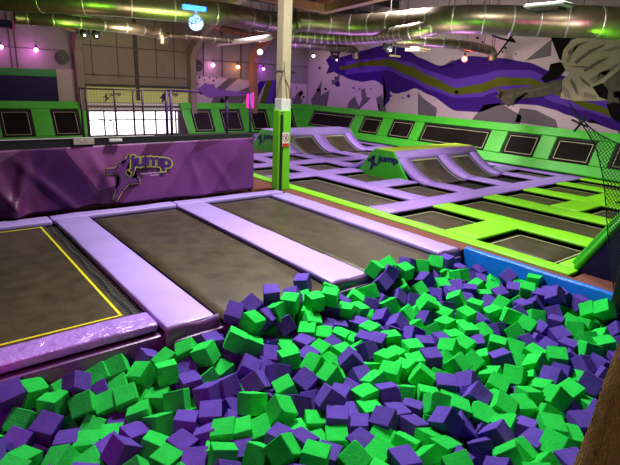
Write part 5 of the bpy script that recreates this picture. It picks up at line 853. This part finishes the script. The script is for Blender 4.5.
# ------------------------------------------------------------------ LAMPS AND FIXTURES
def plight(loc, e, col, r=.08):
    d = bpy.data.lights.new('lamp_light', 'POINT'); d.energy = e; d.color = col; d.shadow_soft_size = r
    o = bpy.data.objects.new('lamp_light', d); C.objects.link(o); o.location = loc; return o
def bulb(px, py, v, ax, col, r, e, label, es=14):
    p = at(px, py, v, ax); t = thing('globe_lamp', label, 'lamp', tuple(p), 'small coloured lamps')
    bm = NB(); sphere(bm, p, r, 14); part('bulb', bm, mat('bulb_%d_%d' % (px, py), col, .4, emit=col, es=es), t, True)
    bm = NB(); tube(bm, [p+Vector((0, 0, r*.8)), p+Vector((0, 0, r*.8+.10))], r*.4, 8); part('socket', bm, m_bk, t)
    plight(p+Vector((-.12, -.25, -.1)), e*.5, col); return p
bulb(36, 50, YB-.12, 1, (1, .25, .95), .065, 22, 'pink wall lamp second from the left edge of the hall')
bulb(1, 47, YB-.12, 1, (1, .25, .95), .06, 14, 'pink wall lamp at the very left edge')
bulb(213, 65, YB-.15, 1, (1, .35, .8), .075, 14, 'pink wall lamp beside the round black fan near the middle column')
bulb(238, 67, YB-.15, 1, (1, .42, .12), .07, 12, 'orange wall lamp between the pink and the violet lamps')
bulb(263.5, 69, YB-.15, 1, (.62, .12, 1), .06, 16, 'violet wall lamp left of the cream pillar')
bulb(260, 52, 15.5, 1, (1, .75, .7), .09, 22, 'white globe lamp hanging below the spiral ducts left of the pillar')
bulb(313.5, 56, 17, 1, (1, .9, .8), .06, 14, 'white globe lamp in the far corner right of the pillar')
p = bulb(464.5, 59, 13.2, 0, (1, .12, .10), .085, 18, 'red globe lamp hanging in front of the mural', 7)
bm = NB(); bar(bm, p+Vector((0, 0, .15)), (p.x, p.y, roofz(p.y)-.012), .01); bar(bm, p+Vector((-.2, 0, .25)), p+Vector((.2, 0, .22)), .05)
tag(obj('lamp_drop', bm, m_bk), 'thin black drop rod holding the red globe lamp', 'rod')
# blue lit mirror ball
p = at(196, 23, 3.15, 2)
t = thing('mirror_ball', 'blue and white lit mirror ball hanging under the green duct', 'mirror ball', tuple(p))
mbl = mat('mirror_ball_tiles', (.5, .7, 1), .2, metal=.6, emit=(.35, .6, 1), es=1.6)
nt = mbl.node_tree; ch = nt.nodes.new('ShaderNodeTexVoronoi'); ch.inputs['Scale'].default_value = 26
tcn = [n for n in nt.nodes if n.type == 'TEX_COORD'][0]; nt.links.new(tcn.outputs['Object'], ch.inputs['Vector'])
mr = nt.nodes.new('ShaderNodeMapRange'); mr.inputs[1].default_value = .25; mr.inputs[2].default_value = .55; mr.inputs[3].default_value = 3.2; mr.inputs[4].default_value = .1
nt.links.new(ch.outputs['Distance'], mr.inputs[0]); nt.links.new(mr.outputs[0], nt.nodes['Principled BSDF'].inputs['Emission Strength'])
bm = NB(); sphere(bm, p, .155, 24); part('ball', bm, mbl, t)
bm = NB(); tube(bm, [p+Vector((0, 0, .15)), p+Vector((0, 0, .24))], .035, 10); part('motor', bm, m_white, t)
bm = NB(); box(bm, p.x-.28, p.x+.22, p.y-.05, p.y+.05, p.z+.24, p.z+.33, .01); part('blue_light_bar', bm, mat('blue_bar', (.05, .25, .9), .4, emit=(.05, .3, 1), es=2.5), t)
plight(p+Vector((0, -.3, -.1)), 10, (.2, .4, 1))
# round black fans
for px, py, lb in ((62.5, 57.5, 'round black wall fan at the left, below the brace'), (198, 66, 'round black wall fan beside the second column, near the pink lamp')):
    p = at(px, py, YB-.1, 1); t = thing('wall_fan', lb, 'fan', tuple(p), 'round wall fans')
    bm = NB(); n = 26; r = .20
    tube(bm, [p+Vector((0, .07, 0)), p+Vector((0, -.03, 0))], r, n, True); part('housing', bm, m_bk, t)
    bm = NB()
    for rr in (.06, .10, .14, .18):
        tube(bm, [p+Vector((rr*math.cos(2*PI*k/20), -.045, rr*math.sin(2*PI*k/20))) for k in range(21)], .004, 4)
    part('guard_rings', bm, m_line, t)
    bm = NB(); sphere(bm, p+Vector((0, -.05, 0)), .03, 10); part('hub', bm, m_clad2, t)
# moving-head spotlights
def spot(px, py, z, label, leds=(1, .5, 1)):
    p = at(px, py, z, 2); t = thing('stage_spotlight', label, 'spotlight', tuple(p), 'black stage spotlights')
    bm = NB(); box(bm, p.x-.14, p.x+.14, p.y-.14, p.y+.14, p.z+.05, p.z+.16, .02); part('base', bm, m_bk, t)
    bm = NB(); box(bm, p.x-.16, p.x-.12, p.y-.05, p.y+.05, p.z-.14, p.z+.06, .01); part('yoke_arm', bm, m_bk, t); bm = NB(); box(bm, p.x+.12, p.x+.16, p.y-.05, p.y+.05, p.z-.14, p.z+.06, .01); part('yoke_arm', bm, m_bk, t)
    bm = NB(); tube(bm, [p+Vector((0, .08, -.05)), p+Vector((0, 0, -.10)), p+Vector((0, -.10, -.17))], [.07, .10, .09], 14); part('head', bm, m_bk, t, True)
    bm = NB(); sphere(bm, p+Vector((0, -.11, -.17)), .03, 10); part('lens', bm, mat('lens_glow', (1, .9, .9), .3, emit=(1, .8, .9), es=6), t)
    bm = NB(); bar(bm, p+Vector((0, 0, .15)), (p.x, p.y, roofz(p.y)), .02); part('hanger', bm, m_purlin, t)
spot(83, 29, 3.2, 'black spotlight with glowing lens hanging at the upper left before the haunch')
spot(95, 30, 3.2, 'black spotlight with glowing lens, right one of the upper left pair')
spot(388, 44, 3.15, 'black spotlight hanging in front of the purple wave of the mural')
spot(335, 55, 3.05, 'black speaker modelled like the spotlights at the left start of the purple wave')  # a speaker; the spotlight shape and lens glow are added
p = at(395, 56, 3.0, 2); bm = NB(); box(bm, p.x-.22, p.x+.22, p.y-.05, p.y+.05, p.z-.03, p.z+.03, .01); bar(bm, p, (p.x, p.y, roofz(p.y)-.012), .012)
tag(obj('hanging_light', bm, m_cream), 'small pale batten light below the spotlight in front of the mural', 'lamp')
# box fittings at the top
def boxfit(px, py, z, w, l, h, label, m=m_clad):
    p = at(px, py, z, 2); t = thing('ceiling_unit', label, 'ceiling unit', tuple(p))
    bm = NB(); box(bm, p.x-w, p.x+w, p.y-l, p.y+l, p.z, p.z+h, .05, 2); part('casing', bm, m, t)
    bm = NB(); box(bm, p.x-w*.7, p.x+w*.7, p.y-l*.7, p.y+l*.7, p.z-.05, p.z, .01); part('lower_plate', bm, m_line, t)
    bm = NB(); bar(bm, (p.x, p.y, p.z+h), (p.x, p.y, roofz(p.y)), .02); part('hanger', bm, m_purlin, t)
boxfit(548, 8, 3.42, .2, .36, .07, 'pale many-sided ceiling unit hanging above the huge duct at the right', m_white)
boxfit(82, 14, 3.45, .35, .18, .10, 'brown junction box hanging at the upper left')
p = at(6, 25, 3.25, 2); t = thing('projector', 'dark box projector with a pink side at the upper left corner', 'projector', tuple(p))
bm = NB(); box(bm, p.x-.35, p.x+.12, p.y-.2, p.y+.2, p.z-.08, p.z+.12, .02); part('casing', bm, m_navy, t)
bm = NB(); box(bm, p.x+.12, p.x+.20, p.y-.2, p.y+.2, p.z-.1, p.z+.14, .01); part('pink_side', bm, mat('pink_side', (.5, .04, .2), .5), t)  # end face in plain pink
bm = NB(); bar(bm, p+Vector((0, 0, .1)), (p.x, p.y, roofz(p.y)), .02); part('hanger', bm, m_purlin, t)
# magenta lit block behind the right frame post
p = at(251, 101, 15.0, 1); bm = NB(); box(bm, p.x-.13, p.x+.13, 15.0, 15.1, p.z-.25, p.z+.28, .03)
bar(bm, (p.x, 15.05, -.05), (p.x, 15.05, p.z-.2), .05)
tag(obj('glow_sign', bm, mat('magenta_glow', (.9, .03, .35), .5, emit=(1, .02, .35), es=.9)), 'magenta glowing panel seen behind the right end post of the frame', 'lamp')

# ------------------------------------------------------------------ BLACK NET and TIMBER in the right foreground
t = thing('safety_net', 'black safety net drooping from a knot at the right edge of the court', 'net', (5.78, 1.9, 0))
edge = [(2.67, 1.96), (2.50, 1.76), (2.30, 1.52), (2.14, 1.15), (2.02, .72), (1.92, .35), (1.80, .0)]
topc = [(2.67, 1.96), (2.40, 1.72), (2.15, 1.60), (1.9, 1.55), (1.5, 1.55), (.6, 1.6)]
def ev(c, y):
    for (a, b), (c_, d) in zip(c, c[1:]):
        if a >= y >= c_: return b+(d-b)*(a-y)/(a-c_)
    return None
XN = 5.80
bm = NB()
def inside(y, z):
    zt_ = ev(topc, y)
    if zt_ is None or z > zt_: return False
    if y > 1.8:
        ze = ev(edge, y)
        if ze is not None and z < ze: return False
    return z >= .0
sp_ = .036; N_ = 110
for fam in (1, -1):
    for i in range(-N_, N_):
        run = []; 
        for j in range(0, 200):
            z = j*.02; y = i*sp_+fam*z*.8+1.4
            if inside(y, z): run.append((XN+.02*math.sin(y*6+z*2), y, z))
            else:
                if len(run) > 1:
                    for a, b in zip(run[::3], run[3::3]+[run[-1]]):
                        if (Vector(a)-Vector(b)).length > 1e-4: bar(bm, a, b, .005)
                run = []
part('mesh', bm, m_net, t)
bm = NB(); tube(bm, smoothpath([Vector((XN, y, z)) for y, z in edge], 5), .006, 6)
tube(bm, smoothpath([Vector((XN, y, z)) for y, z in topc], 5), .007, 6); part('edge_rope', bm, m_bk, t)
bm = NB(); bar(bm, (XN, 2.60, 1.78), (XN, 2.42, 1.72), .02); bar(bm, (XN, 2.45, 1.83), (XN, 2.55, 1.66), .02); part('knot', bm, m_bk, t)
bm = NB(); box(bm, 5.60, 5.685, 1.45, 1.755, -.42, .60, .02); part('gathered_net', bm, m_bk, t)

# rough timber
t = thing('timber_post', 'rough brown timber post in the right foreground corner', 'post', (1.9, .5, -.7))
a = at(575, 465, .58, 1); b = at(620, 335, .58, 1); d = (b-a).normalized(); a2 = a-d*((a.z+.70)/d.z); b2 = b+d*.45
s = Vector((d.z, 0, -d.x)); w = .22
bm = NB(); nx, nz = 10, 90
for face in (0,):
    ring = []
    for k in range(nz+1):
        c = a2.lerp(b2, k/nz); row = []
        per = [(u*w, 0) for u in [i/8 for i in range(9)]]+[(w, .05), (w, .10)]+[(w-u*w, .10) for u in [i/4 for i in range(1, 5)]]+[(0, .05)]
        for (u, v) in per:
            nz_ = .004*math.sin(u*90+k*.15)+.003*math.sin(u*47+k*.4+v*30)+random.uniform(-.0015, .0015)
            row.append(bm.verts.new(c+s*(u+nz_*.6)+Vector((0, -v if False else v*-1+.0, 0))+Vector((0, nz_, 0))))
        ring.append(row)
    n = len(ring[0])
    for k in range(nz):
        for i in range(n): bm.faces.new((ring[k][i], ring[k][(i+1) % n], ring[k+1][(i+1) % n], ring[k+1][i]))
    bm.faces.new(ring[0][::-1]); bm.faces.new(ring[-1])
part('plank', bm, m_wood, t, True)

# ------------------------------------------------------------------ LIGHT
def area(loc, tgt, e, sx, sy, col=(1, 1, 1), spread=None):
    d = bpy.data.lights.new('unseen_area_light', 'AREA'); d.shape = 'RECTANGLE'; d.size = sx; d.size_y = sy; d.energy = e; d.color = col  # unseen area lights, without lamp bodies
    if spread: d.spread = spread
    o = bpy.data.objects.new('unseen_area_light', d); C.objects.link(o); o.location = loc
    o.rotation_euler = (Vector(tgt)-Vector(loc)).to_track_quat('-Z', 'Y').to_euler(); return o
def spotl(loc, tgt, e, col, ang=60, r=.1):
    d = bpy.data.lights.new('unseen_spot', 'SPOT'); d.energy = e; d.color = col; d.spot_size = math.radians(ang); d.spot_blend = .6; d.shadow_soft_size = r  # unseen spots, without lamp bodies
    o = bpy.data.objects.new('unseen_spot', d); C.objects.link(o); o.location = loc
    o.rotation_euler = (Vector(tgt)-Vector(loc)).to_track_quat('-Z', 'Y').to_euler(); return o
area((4.6, 6.4, 5.2), (3.6, 4.6, 0), 400, .9, .4, (1, .97, .95))
area((3.2, 5.6, 4.7), (3.2, 2.9, 0), 75, .4, .3, (1, .98, 1), 1.5)
area((8.6, 4.6, 4.9), (8.6, 4.6, 0), 230, 1.0, .4, (1, .97, .9))
area((10.6, 9.5, 4.7), (10.6, 9.5, 0), 230, 1.0, .4, (1, .93, .95), 2.2)
area((8.5, 14.0, 4.3), (9, 14.5, 0), 90, 1.0, .4, (.95, .85, 1), 2.2)
area((5.5, 14.0, 3.0), (6.5, 18.3, 2.6), 55, 1.0, .4, (1, .88, .7))
area((9.5, 8.0, 1.9), (10.5, 9.5, 5.0), 26, 1.5, 1.5, (1, .8, .75), 2.6)  # added upward fill that brightens the roof
area((4.5, 10.5, 2.3), (5.0, 13.0, 5.0), 40, 1.5, 1.0, (1, .85, .65), 2.6)  # another unseen uplight, added to lift the dark roof
spotl((-.6, 1.6, 1.6), (.7, 3.2, -.3), 110, (1, .05, .45), 60)
spotl((9.5, 13.2, 3.2), (14.4, 16.2, 2.0), 420, (.45, .12, 1), 60)
spotl((8.0, 12.0, 3.0), (11.0, 17.5, 0.4), 260, (.3, .12, 1), 60)
spotl((5.0, 11.0, 2.3), (5.6, 12.3, 3.6), 260, (.3, 1, .03), 75)  # unseen green spots added to colour the left ducts
spotl((3.7, 13.6, 2.2), (4.1, 14.6, 3.3), 170, (.25, 1, .03), 75)
spotl((2.6, 11.0, 2.4), (3.0, 12.6, 3.6), 160, (.25, 1, .03), 75)
spotl((12.3, 4.7, 2.2), (12.5, 4.6, 3.6), 260, (.2, 1, .02), 75)  # added to turn the right end of the huge duct green
spotl((10.3, 9.5, 2.9), (14.4, 10.5, 1.7), 330, (1, .88, .92), 120, .3)  # added fill that brightens the mural wall
spotl((10.5, 4.5, 2.9), (14.4, 6.0, 2.0), 120, (1, .88, .85), 100, .3)
spotl((9.0, 7.0, 2.4), (10.3, 9.5, 3.6), 90, (.35, 1, .05), 80)
spotl((10.5, 4.0, 3.0), (11.6, 6.0, 4.2), 60, (1, .2, .7), 80)
spotl((8.0, 5.0, 1.9), (11.4, 6.4, 3.6), 110, (.2, 1, .02), 70, .3)  # three added green spots draw a highlight stripe along the huge duct
spotl((7.6, 7.5, 1.9), (10.4, 8.2, 3.6), 90, (.2, 1, .02), 70, .3)
spotl((7.4, 10.5, 1.9), (9.8, 11.4, 3.6), 90, (.3, 1, .02), 70, .3)
spotl((11.8, 8.6, 1.4), (10.8, 8.0, 3.6), 160, (.5, .2, 1), 90, .4)  # added violet spots tint the underside of the duct
spotl((10.8, 11.6, 1.4), (9.9, 11.2, 3.6), 130, (.5, .2, 1), 90, .4)
spotl((7.0, 13.5, 1.8), (9.0, 15.5, 4.5), 80, (1, .62, .4), 120, .3)  # warm unseen uplights added for the roof
spotl((3.5, 13.0, 1.8), (3.5, 15.8, 4.4), 40, (1, .6, .5), 120, .3)
spotl((1.6, -.6, 3.0), (2.05, .58, .7), 100, (1, .8, .55), 45)  # added to brighten the timber post
w = bpy.data.worlds.new('hall_air'); sc.world = w; w.use_nodes = True
w.node_tree.nodes['Background'].inputs[0].default_value = (.5, .45, .6, 1); w.node_tree.nodes['Background'].inputs[1].default_value = .025
